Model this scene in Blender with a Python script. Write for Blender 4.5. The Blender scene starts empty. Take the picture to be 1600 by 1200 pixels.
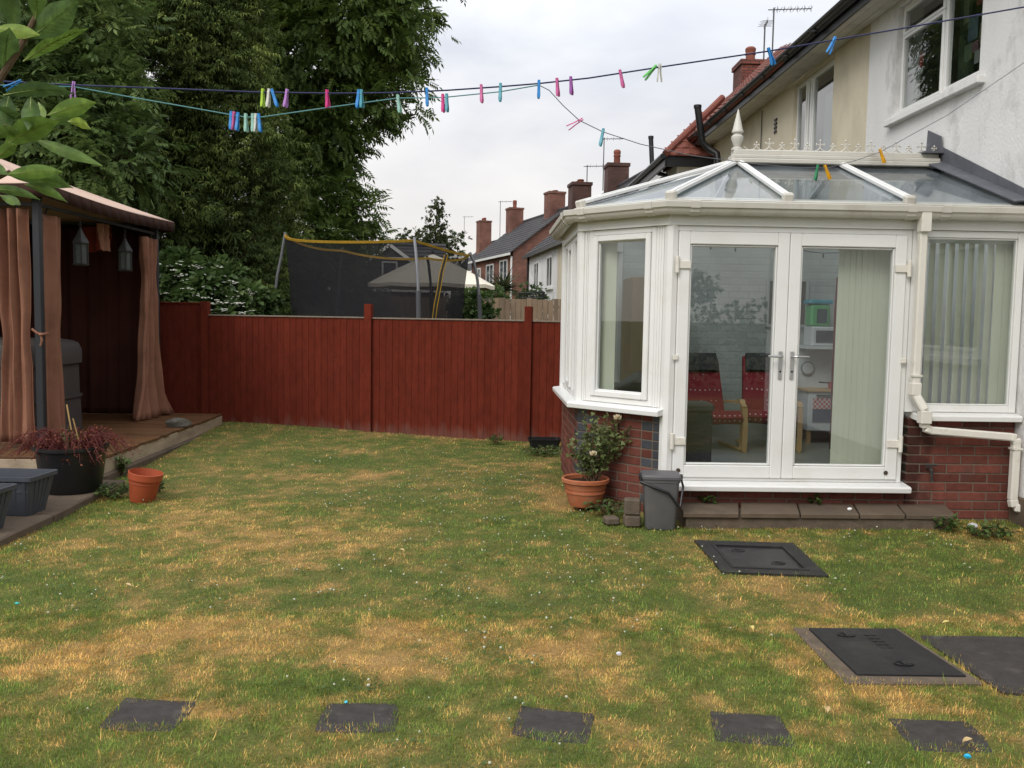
import bpy, bmesh, math, random
import numpy as np
from mathutils import Matrix, Vector
R = math.radians
random.seed(7); rng = np.random.default_rng(7)
sc = bpy.context.scene
# ------------------------------------------------------------------ camera
FPX, CAMZ = 1370.0, 1.58
cam = bpy.data.cameras.new('camera'); cam.sensor_width = 36; cam.lens = 36*FPX/1600; cam.clip_start = .05; cam.clip_end = 3000
cam_o = bpy.data.objects.new('camera', cam); sc.collection.objects.link(cam_o)
CM = Matrix.Rotation(-R(1.59), 4, 'Z') @ Matrix.Rotation(R(90-4.31), 4, 'X') @ Matrix.Rotation(R(.95), 4, 'Z')
cam_o.matrix_world = Matrix.Translation((0, 0, CAMZ)) @ CM
sc.camera = cam_o
def at(px, py, Y):
    """survey point: where the sight line of a photo pixel meets the vertical plane at distance Y"""
    d = CM.to_3x3() @ Vector(((px-800)/FPX, -(py-600)/FPX, -1)); d *= Y/d.y
    return Vector((d.x, d.y, d.z+CAMZ))
# ------------------------------------------------------------------ world, sun, exposure
SUN_EL, SUN_AZ = R(43), R(215)      # azimuth from +Y clockwise: behind the camera, to the left
w = bpy.data.worlds.new('World'); sc.world = w; w.use_nodes = True
nt = w.node_tree; nt.nodes.clear(); N = nt.nodes.new; Lk = nt.links.new
out = N('ShaderNodeOutputWorld'); bg = N('ShaderNodeBackground'); Lk(bg.outputs[0], out.inputs[0])
sky = N('ShaderNodeTexSky'); sky.sky_type = 'NISHITA'; sky.sun_disc = False; sky.sun_elevation = SUN_EL; sky.sun_rotation = SUN_AZ
dim = N('ShaderNodeVectorMath'); dim.operation = 'SCALE'; dim.inputs[3].default_value = .12; Lk(sky.outputs[0], dim.inputs[0])
tc = N('ShaderNodeTexCoord'); mp = N('ShaderNodeMapping'); mp.inputs['Scale'].default_value = (1.1, 1.1, 3.2); mp.inputs['Location'].default_value = (.35, .2, .1)
Lk(tc.outputs['Generated'], mp.inputs[0])
nz = N('ShaderNodeTexNoise'); nz.inputs['Scale'].default_value = 2.0; nz.inputs['Detail'].default_value = 5; nz.inputs['Roughness'].default_value = .52; nz.inputs['Distortion'].default_value = .4
Lk(mp.outputs[0], nz.inputs[0])
cr = N('ShaderNodeValToRGB'); cr.color_ramp.elements[0].position = .36; cr.color_ramp.elements[1].position = .62
cr.color_ramp.elements[0].color = (.46, .485, .54, 1); cr.color_ramp.elements[1].color = (.69, .695, .705, 1); Lk(nz.outputs[0], cr.inputs[0])
sx = N('ShaderNodeSeparateXYZ'); Lk(tc.outputs['Generated'], sx.inputs[0])
hz = N('ShaderNodeMapRange'); hz.inputs[1].default_value = 0; hz.inputs[2].default_value = .30; hz.inputs[3].default_value = .85; hz.inputs[4].default_value = 0; Lk(sx.outputs[2], hz.inputs[0])
mh = N('ShaderNodeMixRGB'); mh.inputs[2].default_value = (.90, .83, .755, 1); Lk(hz.outputs[0], mh.inputs[0]); Lk(cr.outputs[0], mh.inputs[1])
mx = N('ShaderNodeMixRGB'); mx.inputs[0].default_value = .93; Lk(dim.outputs[0], mx.inputs[1]); Lk(mh.outputs[0], mx.inputs[2])
# overcast sky: brighter towards the zenith, as the standard overcast sky is
up_ = N('ShaderNodeMath'); up_.operation = 'MULTIPLY_ADD'; up_.use_clamp = False; up_.inputs[1].default_value = 1.4; up_.inputs[2].default_value = .84
cz = N('ShaderNodeMath'); cz.operation = 'MAXIMUM'; cz.inputs[1].default_value = 0; Lk(sx.outputs[2], cz.inputs[0]); Lk(cz.outputs[0], up_.inputs[0]); Lk(up_.outputs[0], bg.inputs[1])
Lk(mx.outputs[0], bg.inputs[0])
sl = bpy.data.lights.new('sun', 'SUN'); sl.energy = 1.5; sl.angle = R(28); sl.color = (1, .95, .88)
so = bpy.data.objects.new('sun', sl); sc.collection.objects.link(so)
so.rotation_euler = Vector((math.sin(SUN_AZ)*math.cos(SUN_EL), math.cos(SUN_AZ)*math.cos(SUN_EL), math.sin(SUN_EL))).to_track_quat('Z', 'Y').to_euler()
so.location = (-6, -8, 14)
vs = sc.view_settings; vs.view_transform = 'Standard'; vs.look = 'None'; vs.exposure = 0.33; vs.gamma = 1
sc.cycles.max_bounces = 8; sc.cycles.transparent_max_bounces = 24; sc.cycles.use_denoising = True; sc.cycles.caustics_reflective = False; sc.cycles.caustics_refractive = False
# ------------------------------------------------------------------ helpers
COL = sc.collection
def world_of(o):
    m = o.matrix_basis.copy()
    return world_of(o.parent) @ o.matrix_parent_inverse @ m if o.parent else m
def tag(o, label=None, cat=None, group=None, kind=None):
    for k, v in (('label', label), ('category', cat), ('group', group), ('kind', kind)):
        if v: o[k] = v
    return o
def thing(name, label, cat, loc=(0, 0, 0), rz=0, group=None):
    o = bpy.data.objects.new(name, None); COL.objects.link(o); o.location = loc; o.rotation_euler.z = rz; o.empty_display_size = .1
    return tag(o, label, cat, group)
def link(name, me, parent=None, world=True, mat=None, kind=None, label=None):
    o = bpy.data.objects.new(name, me); COL.objects.link(o)
    if mat and not me.materials: me.materials.append(mat)
    if parent:
        o.parent = parent
        if world: o.matrix_parent_inverse = world_of(parent).inverted()
    return tag(o, label, kind=kind)
class MB:
    def __init__(s): s.v = []; s.f = []
    def add(s, v, f):
        n = len(s.v); s.v += [tuple(p) for p in v]; s.f += [tuple(i+n for i in q) for q in f]; return s
    def box(s, x0, x1, y0, y1, z0, z1):
        return s.add([(x, y, z) for z in (z0, z1) for y in (y0, y1) for x in (x0, x1)],
                     [(0, 2, 3, 1), (4, 5, 7, 6), (0, 1, 5, 4), (2, 6, 7, 3), (0, 4, 6, 2), (1, 3, 7, 5)])
    def hull8(s, a, b):
        """a and b: four corners each, same winding"""
        return s.add(list(a)+list(b), [(3, 2, 1, 0), (4, 5, 6, 7)]+[(i, (i+1) % 4, 4+(i+1) % 4, 4+i) for i in range(4)])
    def beam(s, p0, p1, w, h, up=(0, 0, 1)):
        p0, p1 = Vector(p0), Vector(p1); d = (p1-p0).normalized(); u = d.cross(Vector(up)).normalized(); v = u.cross(d)
        c = [u*w/2*a+v*h/2*b for a, b in ((-1, -1), (1, -1), (1, 1), (-1, 1))]
        return s.hull8([p0+q for q in c], [p1+q for q in c])
    def tube(s, pts, r, n=8):
        pts = [Vector(p) for p in pts]; k = len(pts); rr = r if isinstance(r, (list, tuple)) else [r]*k; rings = []; ref = None
        for i, p in enumerate(pts):
            d = (pts[min(i+1, k-1)]-pts[max(i-1, 0)]).normalized()
            if ref is None: ref = d.orthogonal().normalized()
            ref = (ref-d*ref.dot(d)); ref = ref.normalized() if ref.length > 1e-5 else d.orthogonal().normalized()
            b = d.cross(ref); rings.append([p+(ref*math.cos(2*math.pi*j/n)+b*math.sin(2*math.pi*j/n))*rr[i] for j in range(n)])
        v = [q for g in rings for q in g]; f = [(i*n+j, i*n+(j+1) % n, (i+1)*n+(j+1) % n, (i+1)*n+j) for i in range(k-1) for j in range(n)]
        f += [tuple(range(n))[::-1], tuple((k-1)*n+j for j in range(n))]
        return s.add(v, f)
    def lathe(s, prof, c=(0, 0, 0), n=24, sx=1, sy=1, cap=True):
        v = [(c[0]+r*math.cos(2*math.pi*j/n)*sx, c[1]+r*math.sin(2*math.pi*j/n)*sy, c[2]+z) for r, z in prof for j in range(n)]
        f = [(i*n+j, i*n+(j+1) % n, (i+1)*n+(j+1) % n, (i+1)*n+j) for i in range(len(prof)-1) for j in range(n)]
        if cap: f += [tuple(range(n))[::-1], tuple((len(prof)-1)*n+j for j in range(n))]
        return s.add(v, f)
    def prism(s, poly, z0, z1):
        n = len(poly); return s.add([(x, y, z0) for x, y in poly]+[(x, y, z1) for x, y in poly],
            [tuple(range(n))[::-1], tuple(range(n, 2*n))]+[(i, (i+1) % n, n+(i+1) % n, n+i) for i in range(n)])
    def slab(s, pts, t):
        """polygon in space given thickness t along its normal (downwards)"""
        pts = [Vector(p) for p in pts]; nn = (pts[1]-pts[0]).cross(pts[2]-pts[0]).normalized(); n = len(pts)
        return s.add(pts+[p-nn*t for p in pts], [tuple(range(n)), tuple(range(n, 2*n))[::-1]]+[(i, n+i, n+(i+1) % n, (i+1) % n) for i in range(n)])
    def wb(s, P, Q, u0, u1, z0, z1, d0, d1):
        """box on the wall line P-Q: u along it, d outwards (to the right-hand side seen walking P to Q)"""
        dx, dy = Q[0]-P[0], Q[1]-P[1]; L = math.hypot(dx, dy); dx /= L; dy /= L; nx, ny = dy, -dx
        c = lambda u, d, z: (P[0]+dx*u+nx*d, P[1]+dy*u+ny*d, z)
        return s.hull8([c(u0, d0, z0), c(u1, d0, z0), c(u1, d1, z0), c(u0, d1, z0)], [c(u0, d0, z1), c(u1, d0, z1), c(u1, d1, z1), c(u0, d1, z1)])
    def sweep(s, path, prof):
        """profile of (outward offset, z) swept along a plan path with mitred corners"""
        k = len(path); rings = []
        for off, z in prof: rings.append([p+(z,) for p in offset(path, off)])
        n = len(prof); v = [rings[j][i] for i in range(k) for j in range(n)]
        f = [(i*n+j, (i+1)*n+j, (i+1)*n+(j+1) % n, i*n+(j+1) % n) for i in range(k-1) for j in range(n)]
        return s.add(v, f+[tuple(range(n)), tuple((k-1)*n+j for j in range(n))[::-1]])
    def mesh(s, name, bevel=0, smooth=False):
        me = bpy.data.meshes.new(name); me.from_pydata(s.v, [], s.f)
        bm = bmesh.new(); bm.from_mesh(me)
        bmesh.ops.recalc_face_normals(bm, faces=bm.faces[:])
        if bevel: bmesh.ops.bevel(bm, geom=[e for e in bm.edges if e.is_manifold and e.calc_face_angle(0) > .5], offset=bevel, segments=1, affect='EDGES', clamp_overlap=True)
        if smooth:
            for q in bm.faces: q.smooth = True
            for e in bm.edges: e.smooth = not (e.is_manifold and e.calc_face_angle(0) > R(38))
        bm.to_mesh(me); bm.free(); return me
    def build(s, name, mat, parent=None, world=True, bevel=0, smooth=False, kind=None, label=None):
        return link(name, s.mesh(name, bevel, smooth), parent, world, mat, kind, label)
def offset(path, d):
    res = []; k = len(path)
    for i in range(k):
        ns = []
        for a, b in ((i-1, i), (i, i+1)):
            if 0 <= a and b < k:
                dx, dy = path[b][0]-path[a][0], path[b][1]-path[a][1]; L = math.hypot(dx, dy); ns.append((dy/L, -dx/L))
        if len(ns) == 1: nx, ny = ns[0]; q = 1
        else:
            nx, ny = ns[0][0]+ns[1][0], ns[0][1]+ns[1][1]; L = math.hypot(nx, ny); nx /= L; ny /= L; q = 1/(nx*ns[0][0]+ny*ns[0][1])
        res.append((path[i][0]+nx*d*q, path[i][1]+ny*d*q))
    return res
def npmesh(name, V, F, mat, parent=None, attrs=None, world=True, kind=None, smooth=False):
    """triangle (or quad) soup from numpy arrays, with float attributes per vertex"""
    V = np.ascontiguousarray(V, np.float32); F = np.ascontiguousarray(F, np.int32); k = F.shape[1]
    me = bpy.data.meshes.new(name); me.vertices.add(len(V)); me.vertices.foreach_set('co', V.ravel())
    me.loops.add(F.size); me.loops.foreach_set('vertex_index', F.ravel())
    me.polygons.add(len(F)); me.polygons.foreach_set('loop_start', np.arange(0, F.size, k, dtype=np.int32))
    me.update(calc_edges=True)
    if smooth: me.polygons.foreach_set('use_smooth', np.ones(len(F), bool))
    for an, av in (attrs or {}).items():
        a = me.attributes.new(an, 'FLOAT', 'POINT'); a.data.foreach_set('value', np.ascontiguousarray(av, np.float32))
    return link(name, me, parent, world, mat, kind)
# ---- value noise in numpy
_tab = rng.random((256, 256))
def vnoise(x, y, s=1.0, o=0):
    x = np.asarray(x)*s+o*17.3+500; y = np.asarray(y)*s+o*9.7+500; xi = np.floor(x).astype(int); yi = np.floor(y).astype(int); fx = x-xi; fy = y-yi
    fx = fx*fx*(3-2*fx); fy = fy*fy*(3-2*fy); t = lambda a, b: _tab[a % 256, b % 256]
    return (t(xi, yi)*(1-fx)+t(xi+1, yi)*fx)*(1-fy)+(t(xi, yi+1)*(1-fx)+t(xi+1, yi+1)*fx)*fy
def fbm(x, y, s=1.0, o=0, n=4):
    r = 0; a = .5
    for i in range(n): r = r+a*vnoise(x, y, s*2**i, o+i*3); a *= .5
    return r/(1-.5**n)
# ------------------------------------------------------------------ materials
def nodes(name):
    m = bpy.data.materials.new(name); m.use_nodes = True; t = m.node_tree; t.nodes.clear()
    return m, t, t.nodes.new, t.links.new
def mat(name, col, rough=.7, var=.18, scale=6, bump=.15, bscale=60, spec=.3, metal=0, dirt=None, damt=.5, dscale=2.2, rnd=0, stretch=(1, 1, 1), detail=6, dlo=.5, dhi=.7):
    m, t, N, L = nodes(name)
    o = N('ShaderNodeOutputMaterial'); p = N('ShaderNodeBsdfPrincipled'); L(p.outputs[0], o.inputs[0])
    g = N('ShaderNodeNewGeometry'); mp = N('ShaderNodeMapping'); mp.inputs['Scale'].default_value = stretch; L(g.outputs['Position'], mp.inputs[0])
    n = N('ShaderNodeTexNoise'); n.inputs['Scale'].default_value = scale; n.inputs['Detail'].default_value = detail; n.inputs['Roughness'].default_value = .6; L(mp.outputs[0], n.inputs[0])
    r = N('ShaderNodeMapRange'); r.inputs[1].default_value = .25; r.inputs[2].default_value = .75; r.inputs[3].default_value = 1-var; r.inputs[4].default_value = 1+var; L(n.outputs[0], r.inputs[0])
    s = N('ShaderNodeVectorMath'); s.operation = 'SCALE'; s.inputs[0].default_value = col; L(r.outputs[0], s.inputs[3]); c = s.outputs[0]
    if rnd:
        oi = N('ShaderNodeObjectInfo'); q = N('ShaderNodeMapRange'); q.inputs[3].default_value = 1-rnd; q.inputs[4].default_value = 1+rnd; L(oi.outputs['Random'], q.inputs[0])
        s2 = N('ShaderNodeVectorMath'); s2.operation = 'SCALE'; L(c, s2.inputs[0]); L(q.outputs[0], s2.inputs[3]); c = s2.outputs[0]
    if dirt:
        n2 = N('ShaderNodeTexNoise'); n2.inputs['Scale'].default_value = dscale; n2.inputs['Detail'].default_value = 8; n2.inputs['Roughness'].default_value = .65; L(mp.outputs[0], n2.inputs[0])
        q = N('ShaderNodeMapRange'); q.inputs[1].default_value = dlo; q.inputs[2].default_value = dhi; q.inputs[4].default_value = damt; L(n2.outputs[0], q.inputs[0])
        k = N('ShaderNodeMixRGB'); k.inputs[2].default_value = (*dirt, 1); L(q.outputs[0], k.inputs[0]); L(c, k.inputs[1]); c = k.outputs[0]
    L(c, p.inputs['Base Color']); p.inputs['Roughness'].default_value = rough; p.inputs['Specular IOR Level'].default_value = spec; p.inputs['Metallic'].default_value = metal
    if bump:
        n3 = N('ShaderNodeTexNoise'); n3.inputs['Scale'].default_value = bscale; n3.inputs['Detail'].default_value = 4; L(mp.outputs[0], n3.inputs[0])
        b = N('ShaderNodeBump'); b.inputs['Strength'].default_value = bump; b.inputs['Distance'].default_value = .01; L(n3.outputs[0], b.inputs['Height']); L(b.outputs[0], p.inputs['Normal'])
    return m
def glass(name, tint, refl=1.0, rough=0.0, haze=0, hazecol=(.6, .65, .7), base=.02):
    m, t, N, L = nodes(name); o = N('ShaderNodeOutputMaterial')
    tr = N('ShaderNodeBsdfTransparent'); tr.inputs[0].default_value = (*tint, 1); gl = N('ShaderNodeBsdfGlossy'); gl.inputs['Roughness'].default_value = rough
    fr = N('ShaderNodeFresnel'); fr.inputs[0].default_value = 1.5; q = N('ShaderNodeMath'); q.operation = 'MULTIPLY_ADD'; q.use_clamp = True; q.inputs[1].default_value = refl; q.inputs[2].default_value = base
    L(fr.outputs[0], q.inputs[0]); mx = N('ShaderNodeMixShader')
    gb = N('ShaderNodeNewGeometry'); nb = N('ShaderNodeMath'); nb.operation = 'SUBTRACT'; nb.inputs[0].default_value = 1; L(gb.outputs['Backfacing'], nb.inputs[1]); qm = N('ShaderNodeMath'); qm.operation = 'MULTIPLY'; L(q.outputs[0], qm.inputs[0]); L(nb.outputs[0], qm.inputs[1]); L(qm.outputs[0], mx.inputs[0]); L(tr.outputs[0], mx.inputs[1]); L(gl.outputs[0], mx.inputs[2]); c = mx.outputs[0]
    if haze:
        d = N('ShaderNodeBsdfDiffuse'); d.inputs[0].default_value = (*hazecol, 1); g = N('ShaderNodeNewGeometry'); n = N('ShaderNodeTexNoise'); n.inputs['Scale'].default_value = 2.6; n.inputs['Detail'].default_value = 5; L(g.outputs['Position'], n.inputs[0])
        r = N('ShaderNodeMapRange'); r.inputs[1].default_value = .3; r.inputs[2].default_value = .7; r.inputs[3].default_value = haze*.5; r.inputs[4].default_value = haze*1.5; L(n.outputs[0], r.inputs[0])
        m2 = N('ShaderNodeMixShader'); L(r.outputs[0], m2.inputs[0]); L(c, m2.inputs[1]); L(d.outputs[0], m2.inputs[2]); c = m2.outputs[0]
    L(c, o.inputs[0]); return m
def leafmat(name, c0, c1, c2=None, trans=.35, rough=.45, spec=.3, val=False, mott=0):
    """foliage colour along the float attribute 'tint'"""
    m, t, N, L = nodes(name); o = N('ShaderNodeOutputMaterial'); a = N('ShaderNodeAttribute'); a.attribute_name = 'tint'
    cr = N('ShaderNodeValToRGB'); e = cr.color_ramp.elements; e[0].color = (*c0, 1); e[1].color = (*(c2 or c1), 1)
    if c2: k = e.new(.5); k.color = (*c1, 1)
    L(a.outputs['Fac'], cr.inputs[0])
    if val:
        b = N('ShaderNodeAttribute'); b.attribute_name = 'val'; vm = N('ShaderNodeVectorMath'); vm.operation = 'SCALE'; L(cr.outputs[0], vm.inputs[0]); L(b.outputs['Fac'], vm.inputs[3]); co = vm.outputs[0]
    else: co = cr.outputs[0]
    p = N('ShaderNodeBsdfPrincipled')
    if mott:
        g = N('ShaderNodeNewGeometry'); n = N('ShaderNodeTexNoise'); n.inputs['Scale'].default_value = mott; n.inputs['Detail'].default_value = 5; L(g.outputs['Position'], n.inputs[0]); r = N('ShaderNodeMapRange'); r.inputs[1].default_value = .3; r.inputs[2].default_value = .7; r.inputs[3].default_value = .72; r.inputs[4].default_value = 1.25; L(n.outputs[0], r.inputs[0])
        mv = N('ShaderNodeVectorMath'); mv.operation = 'SCALE'; L(co, mv.inputs[0]); L(r.outputs[0], mv.inputs[3]); co = mv.outputs[0]
        b = N('ShaderNodeBump'); b.inputs['Strength'].default_value = .5; b.inputs['Distance'].default_value = .003; L(n.outputs[0], b.inputs['Height']); L(b.outputs[0], p.inputs['Normal'])
    p.inputs['Roughness'].default_value = rough; p.inputs['Specular IOR Level'].default_value = spec; L(co, p.inputs['Base Color'])
    tl = N('ShaderNodeBsdfTranslucent'); L(co, tl.inputs[0]); mx = N('ShaderNodeMixShader'); mx.inputs[0].default_value = trans
    L(p.outputs[0], mx.inputs[1]); L(tl.outputs[0], mx.inputs[2]); L(mx.outputs[0], o.inputs[0]); return m
def brickmat(name, c1, c2, mortar, scale=1.0, ms=.008):
    """far brickwork: courses too small to pick apart"""
    m, t, N, L = nodes(name); o = N('ShaderNodeOutputMaterial'); p = N('ShaderNodeBsdfPrincipled'); L(p.outputs[0], o.inputs[0]); p.inputs['Roughness'].default_value = .85
    g = N('ShaderNodeNewGeometry'); s = N('ShaderNodeSeparateXYZ'); L(g.outputs['Position'], s.inputs[0]); ad = N('ShaderNodeMath'); L(s.outputs[0], ad.inputs[0]); L(s.outputs[1], ad.inputs[1])
    cb = N('ShaderNodeCombineXYZ'); L(ad.outputs[0], cb.inputs[0]); L(s.outputs[2], cb.inputs[1])
    b = N('ShaderNodeTexBrick'); b.inputs['Color1'].default_value = (*c1, 1); b.inputs['Color2'].default_value = (*c2, 1); b.inputs['Mortar'].default_value = (*mortar, 1); b.inputs['Scale'].default_value = scale
    b.inputs['Brick Width'].default_value = .225; b.inputs['Row Height'].default_value = .075; b.inputs['Mortar Size'].default_value = ms; L(cb.outputs[0], b.inputs[0])
    n = N('ShaderNodeTexNoise'); n.inputs['Scale'].default_value = 1.3; n.inputs['Detail'].default_value = 6; L(g.outputs['Position'], n.inputs[0])
    r = N('ShaderNodeMapRange'); r.inputs[1].default_value = .3; r.inputs[2].default_value = .7; r.inputs[3].default_value = .6; r.inputs[4].default_value = 1.25; L(n.outputs[0], r.inputs[0])
    k = N('ShaderNodeVectorMath'); k.operation = 'SCALE'; L(b.outputs[0], k.inputs[0]); L(r.outputs[0], k.inputs[3]); L(k.outputs[0], p.inputs['Base Color']); return m
m_upvc = mat('white_upvc', (.76, .76, .74), .32, .04, 1.5, .02, 30, .4, dirt=(.52, .47, .38), damt=.35, dscale=3, dlo=.52, dhi=.8)
m_upvc_old = mat('aged_white_upvc', (.70, .67, .60), .4, .07, 3, .03, 40, .35, dirt=(.34, .26, .17), damt=.5, dscale=5, dlo=.56, dhi=.75)
m_gutter = mat('cream_gutter', (.57, .55, .49), .42, .09, 2, .03, 50, .35, dirt=(.25, .22, .17), damt=.55, dscale=4, dlo=.52, dhi=.75, stretch=(1, 1, .35))
m_brick = mat('red_brick', (.150, .048, .035), .85, .25, 18, .5, 120, .2, dirt=(.085, .05, .04), damt=.7, dscale=3, rnd=.28)
def dampen(m):
    t = m.node_tree; N = t.nodes.new; L = t.links.new; p = [n for n in t.nodes if n.type == 'BSDF_PRINCIPLED'][0]; src = p.inputs['Base Color'].links[0].from_socket
    g = N('ShaderNodeNewGeometry'); n = N('ShaderNodeTexNoise'); n.inputs['Scale'].default_value = 5; L(g.outputs['Position'], n.inputs[0]); s = N('ShaderNodeSeparateXYZ'); L(g.outputs['Position'], s.inputs[0])
    a = N('ShaderNodeMath'); a.operation = 'MULTIPLY_ADD'; a.inputs[1].default_value = .35; L(n.outputs[0], a.inputs[0]); L(s.outputs[0], a.inputs[2]); r = N('ShaderNodeMapRange'); r.inputs[1].default_value = 3.70; r.inputs[2].default_value = 3.76; r.inputs[3].default_value = .42; r.inputs[4].default_value = 1; L(a.outputs[0], r.inputs[0])
    lo = N('ShaderNodeMath'); lo.operation = 'LESS_THAN'; lo.inputs[1].default_value = 3.39; L(s.outputs[0], lo.inputs[0]); mx = N('ShaderNodeMath'); mx.operation = 'MAXIMUM'; L(r.outputs[0], mx.inputs[0]); L(lo.outputs[0], mx.inputs[1])
    k = N('ShaderNodeVectorMath'); k.operation = 'SCALE'; L(src, k.inputs[0]); L(mx.outputs[0], k.inputs[3]); L(k.outputs[0], p.inputs['Base Color'])
dampen(m_brick)
m_bluebrick = mat('blue_engineering_brick', (.05, .053, .062), .5, .25, 18, .4, 100, .4, rnd=.3)
m_mortar = mat('mortar', (.165, .135, .105), .95, .2, 12, .5, 150, .1, dirt=(.12, .1, .08), damt=.6)
m_slab = mat('concrete_slab', (.125, .094, .068), .8, .25, 6, .4, 90, .12, dirt=(.055, .045, .035), damt=.7, dscale=3)
m_slate = mat('dark_stepping_slab', (.050, .044, .041), .7, .3, 14, .4, 90, .15, dirt=(.13, .115, .10), damt=.5, dscale=9, dlo=.56, dhi=.72)
m_iron = mat('wet_cast_iron', (.020, .019, .019), .5, .3, 12, .25, 110, .25, dirt=(.055, .046, .040), damt=.5, dscale=4)
m_render = mat('white_render', (.74, .735, .72), .9, .06, 2, .5, 60, .15, dirt=(.22, .215, .20), damt=.75, dscale=2.3, dlo=.54, dhi=.78, stretch=(1, 1, .55))
m_cream = mat('cream_render', (.67, .60, .46), .9, .06, 2, .3, 70, .15, dirt=(.36, .31, .23), damt=.6, dscale=1.1, dlo=.5, dhi=.75, stretch=(1, 1, .5))
m_lead = mat('lead_flashing', (.105, .11, .125), .55, .2, 6, .25, 40, .4, dirt=(.3, .31, .33), damt=.4, dscale=8, dlo=.6, dhi=.75)
m_black = mat('black_plastic', (.012, .012, .013), .38, .2, 8, .04, 60, .4)
m_soffit = mat('soffit_paint', (.55, .52, .46), .7, .1, 3, .1, 50, .2, dirt=(.2, .18, .15), damt=.5)
m_fence = mat('red_brown_fence_stain', (.134, .0245, .0138), .9, .2, 4, .35, 60, .06, dirt=(.085, .018, .0115), damt=.7, dscale=5, rnd=.09, stretch=(3, 3, 1.3))
def wornbase(m, col):
    t = m.node_tree; N = t.nodes.new; L = t.links.new; p = [n for n in t.nodes if n.type == 'BSDF_PRINCIPLED'][0]; src = p.inputs['Base Color'].links[0].from_socket
    g = N('ShaderNodeNewGeometry'); mp = N('ShaderNodeMapping'); mp.inputs['Scale'].default_value = (9, 9, 2); L(g.outputs['Position'], mp.inputs[0]); n = N('ShaderNodeTexNoise'); n.inputs['Scale'].default_value = 1; n.inputs['Detail'].default_value = 6; L(mp.outputs[0], n.inputs[0]); s = N('ShaderNodeSeparateXYZ'); L(g.outputs['Position'], s.inputs[0])
    a = N('ShaderNodeMath'); a.operation = 'MULTIPLY_ADD'; a.inputs[1].default_value = .45; L(n.outputs[0], a.inputs[0]); L(s.outputs[2], a.inputs[2]); r = N('ShaderNodeMapRange'); r.inputs[1].default_value = .27; r.inputs[2].default_value = .40; r.inputs[3].default_value = .30; r.inputs[4].default_value = 0; L(a.outputs[0], r.inputs[0])
    k = N('ShaderNodeMixRGB'); k.inputs[2].default_value = (*col, 1); L(r.outputs[0], k.inputs[0]); L(src, k.inputs[1]); L(k.outputs[0], p.inputs['Base Color'])
wornbase(m_fence, (.21, .145, .12))
m_fence_bare = mat('weathered_board', (.22, .18, .14), .9, .25, 6, .4, 60, .1, stretch=(3, 3, .4))
m_brownfence = mat('brown_fence_boards', (.24, .175, .12), .9, .25, 3, .3, 60, .1, dirt=(.11, .09, .07), damt=.6, stretch=(3, 3, .4))
m_deck = mat('wet_deck_board', (.105, .050, .021), .4, .3, 4, .3, 50, .3, dirt=(.15, .095, .05), damt=.5, dscale=2.5, rnd=.22, stretch=(.4, 4, 1))
m_fascia = mat('weathered_deck_fascia', (.38, .30, .21), .8, .2, 5, .3, 60, .2, dirt=(.15, .11, .075), damt=.6, dscale=3, stretch=(1, .5, 3))
m_canopy = mat('faded_canopy_cloth', (.58, .42, .335), .85, .08, 2, .1, 200, .1)
m_curtain = mat('terracotta_curtain', (.26, .125, .080), .9, .12, 5, .35, 160, .08, dirt=(.13, .062, .038), damt=.6, dscale=2.2)
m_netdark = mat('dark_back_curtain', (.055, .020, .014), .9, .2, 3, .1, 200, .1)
m_valance = mat('brown_valance', (.05, .026, .020), .9, .15, 3, .1, 200, .1)
m_postmetal = mat('dark_steel', (.022, .024, .028), .45, .15, 5, .05, 60, .4)
m_tin = mat('old_tin', (.045, .045, .042), .6, .3, 20, .2, 90, .3, metal=.2)
m_cover = mat('grey_vinyl_cover', (.060, .052, .048), .6, .12, 3, .1, 60, .3)
m_terra = mat('terracotta', (.40, .125, .055), .75, .14, 8, .15, 80, .25, dirt=(.42, .26, .18), damt=.4, dscale=5)
m_redpot = mat('red_plastic_pot', (.36, .075, .03), .5, .1, 5, .05, 60, .35, dirt=(.22, .06, .03), damt=.4)
m_greypl = mat('grey_blue_plastic', (.055, .062, .075), .5, .15, 5, .08, 60, .4)
m_caddy = mat('grey_caddy_plastic', (.098, .096, .099), .5, .1, 10, .08, 60, .4, dirt=(.19, .17, .15), damt=.25)
m_soil = mat('potting_soil', (.045, .03, .02), .95, .4, 20, .8, 60, .1)
m_stone = mat('grey_stone', (.10, .092, .075), .9, .45, 22, 1, 45, .15, dirt=(.19, .175, .15), damt=.7, dscale=12)
m_block = mat('concrete_block', (.13, .10, .075), .9, .25, 14, .6, 80, .15, dirt=(.08, .07, .05), damt=.6, dscale=8)
m_galv = mat('galvanised_tube', (.23, .235, .25), .4, .12, 6, .05, 40, .5, metal=.6)
m_foam = mat('grey_foam_sleeve', (.085, .088, .095), .7, .1, 6, .05, 60, .2)
m_yellow = mat('yellow_net_band', (.36, .215, .02), .7, .15, 4, .1, 60, .2)
m_parasol = mat('cream_parasol_cloth', (.80, .74, .62), .9, .08, 2, .05, 100, .1)
m_redtile = mat('red_roof_tile', (.185, .062, .043), .75, .3, 4, .4, 40, .25, dirt=(.12, .05, .035), damt=.6, dscale=2)
m_darktile = mat('dark_roof_tile', (.055, .052, .055), .8, .25, 3, .3, 30, .2, dirt=(.10, .095, .085), damt=.5, dscale=1.2)
m_farbrick = brickmat('far_brick', (.21, .072, .045), (.15, .052, .035), (.16, .12, .095))
m_chimbrick = brickmat('chimney_brick', (.25, .07, .043), (.17, .047, .032), (.065, .035, .027), ms=.014)
m_darkbrick = brickmat('sooty_chimney_brick', (.115, .05, .036), (.08, .035, .028), (.06, .045, .038))
m_pot = mat('chimney_pot', (.22, .075, .05), .8, .2, 6, .2, 60)
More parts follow.
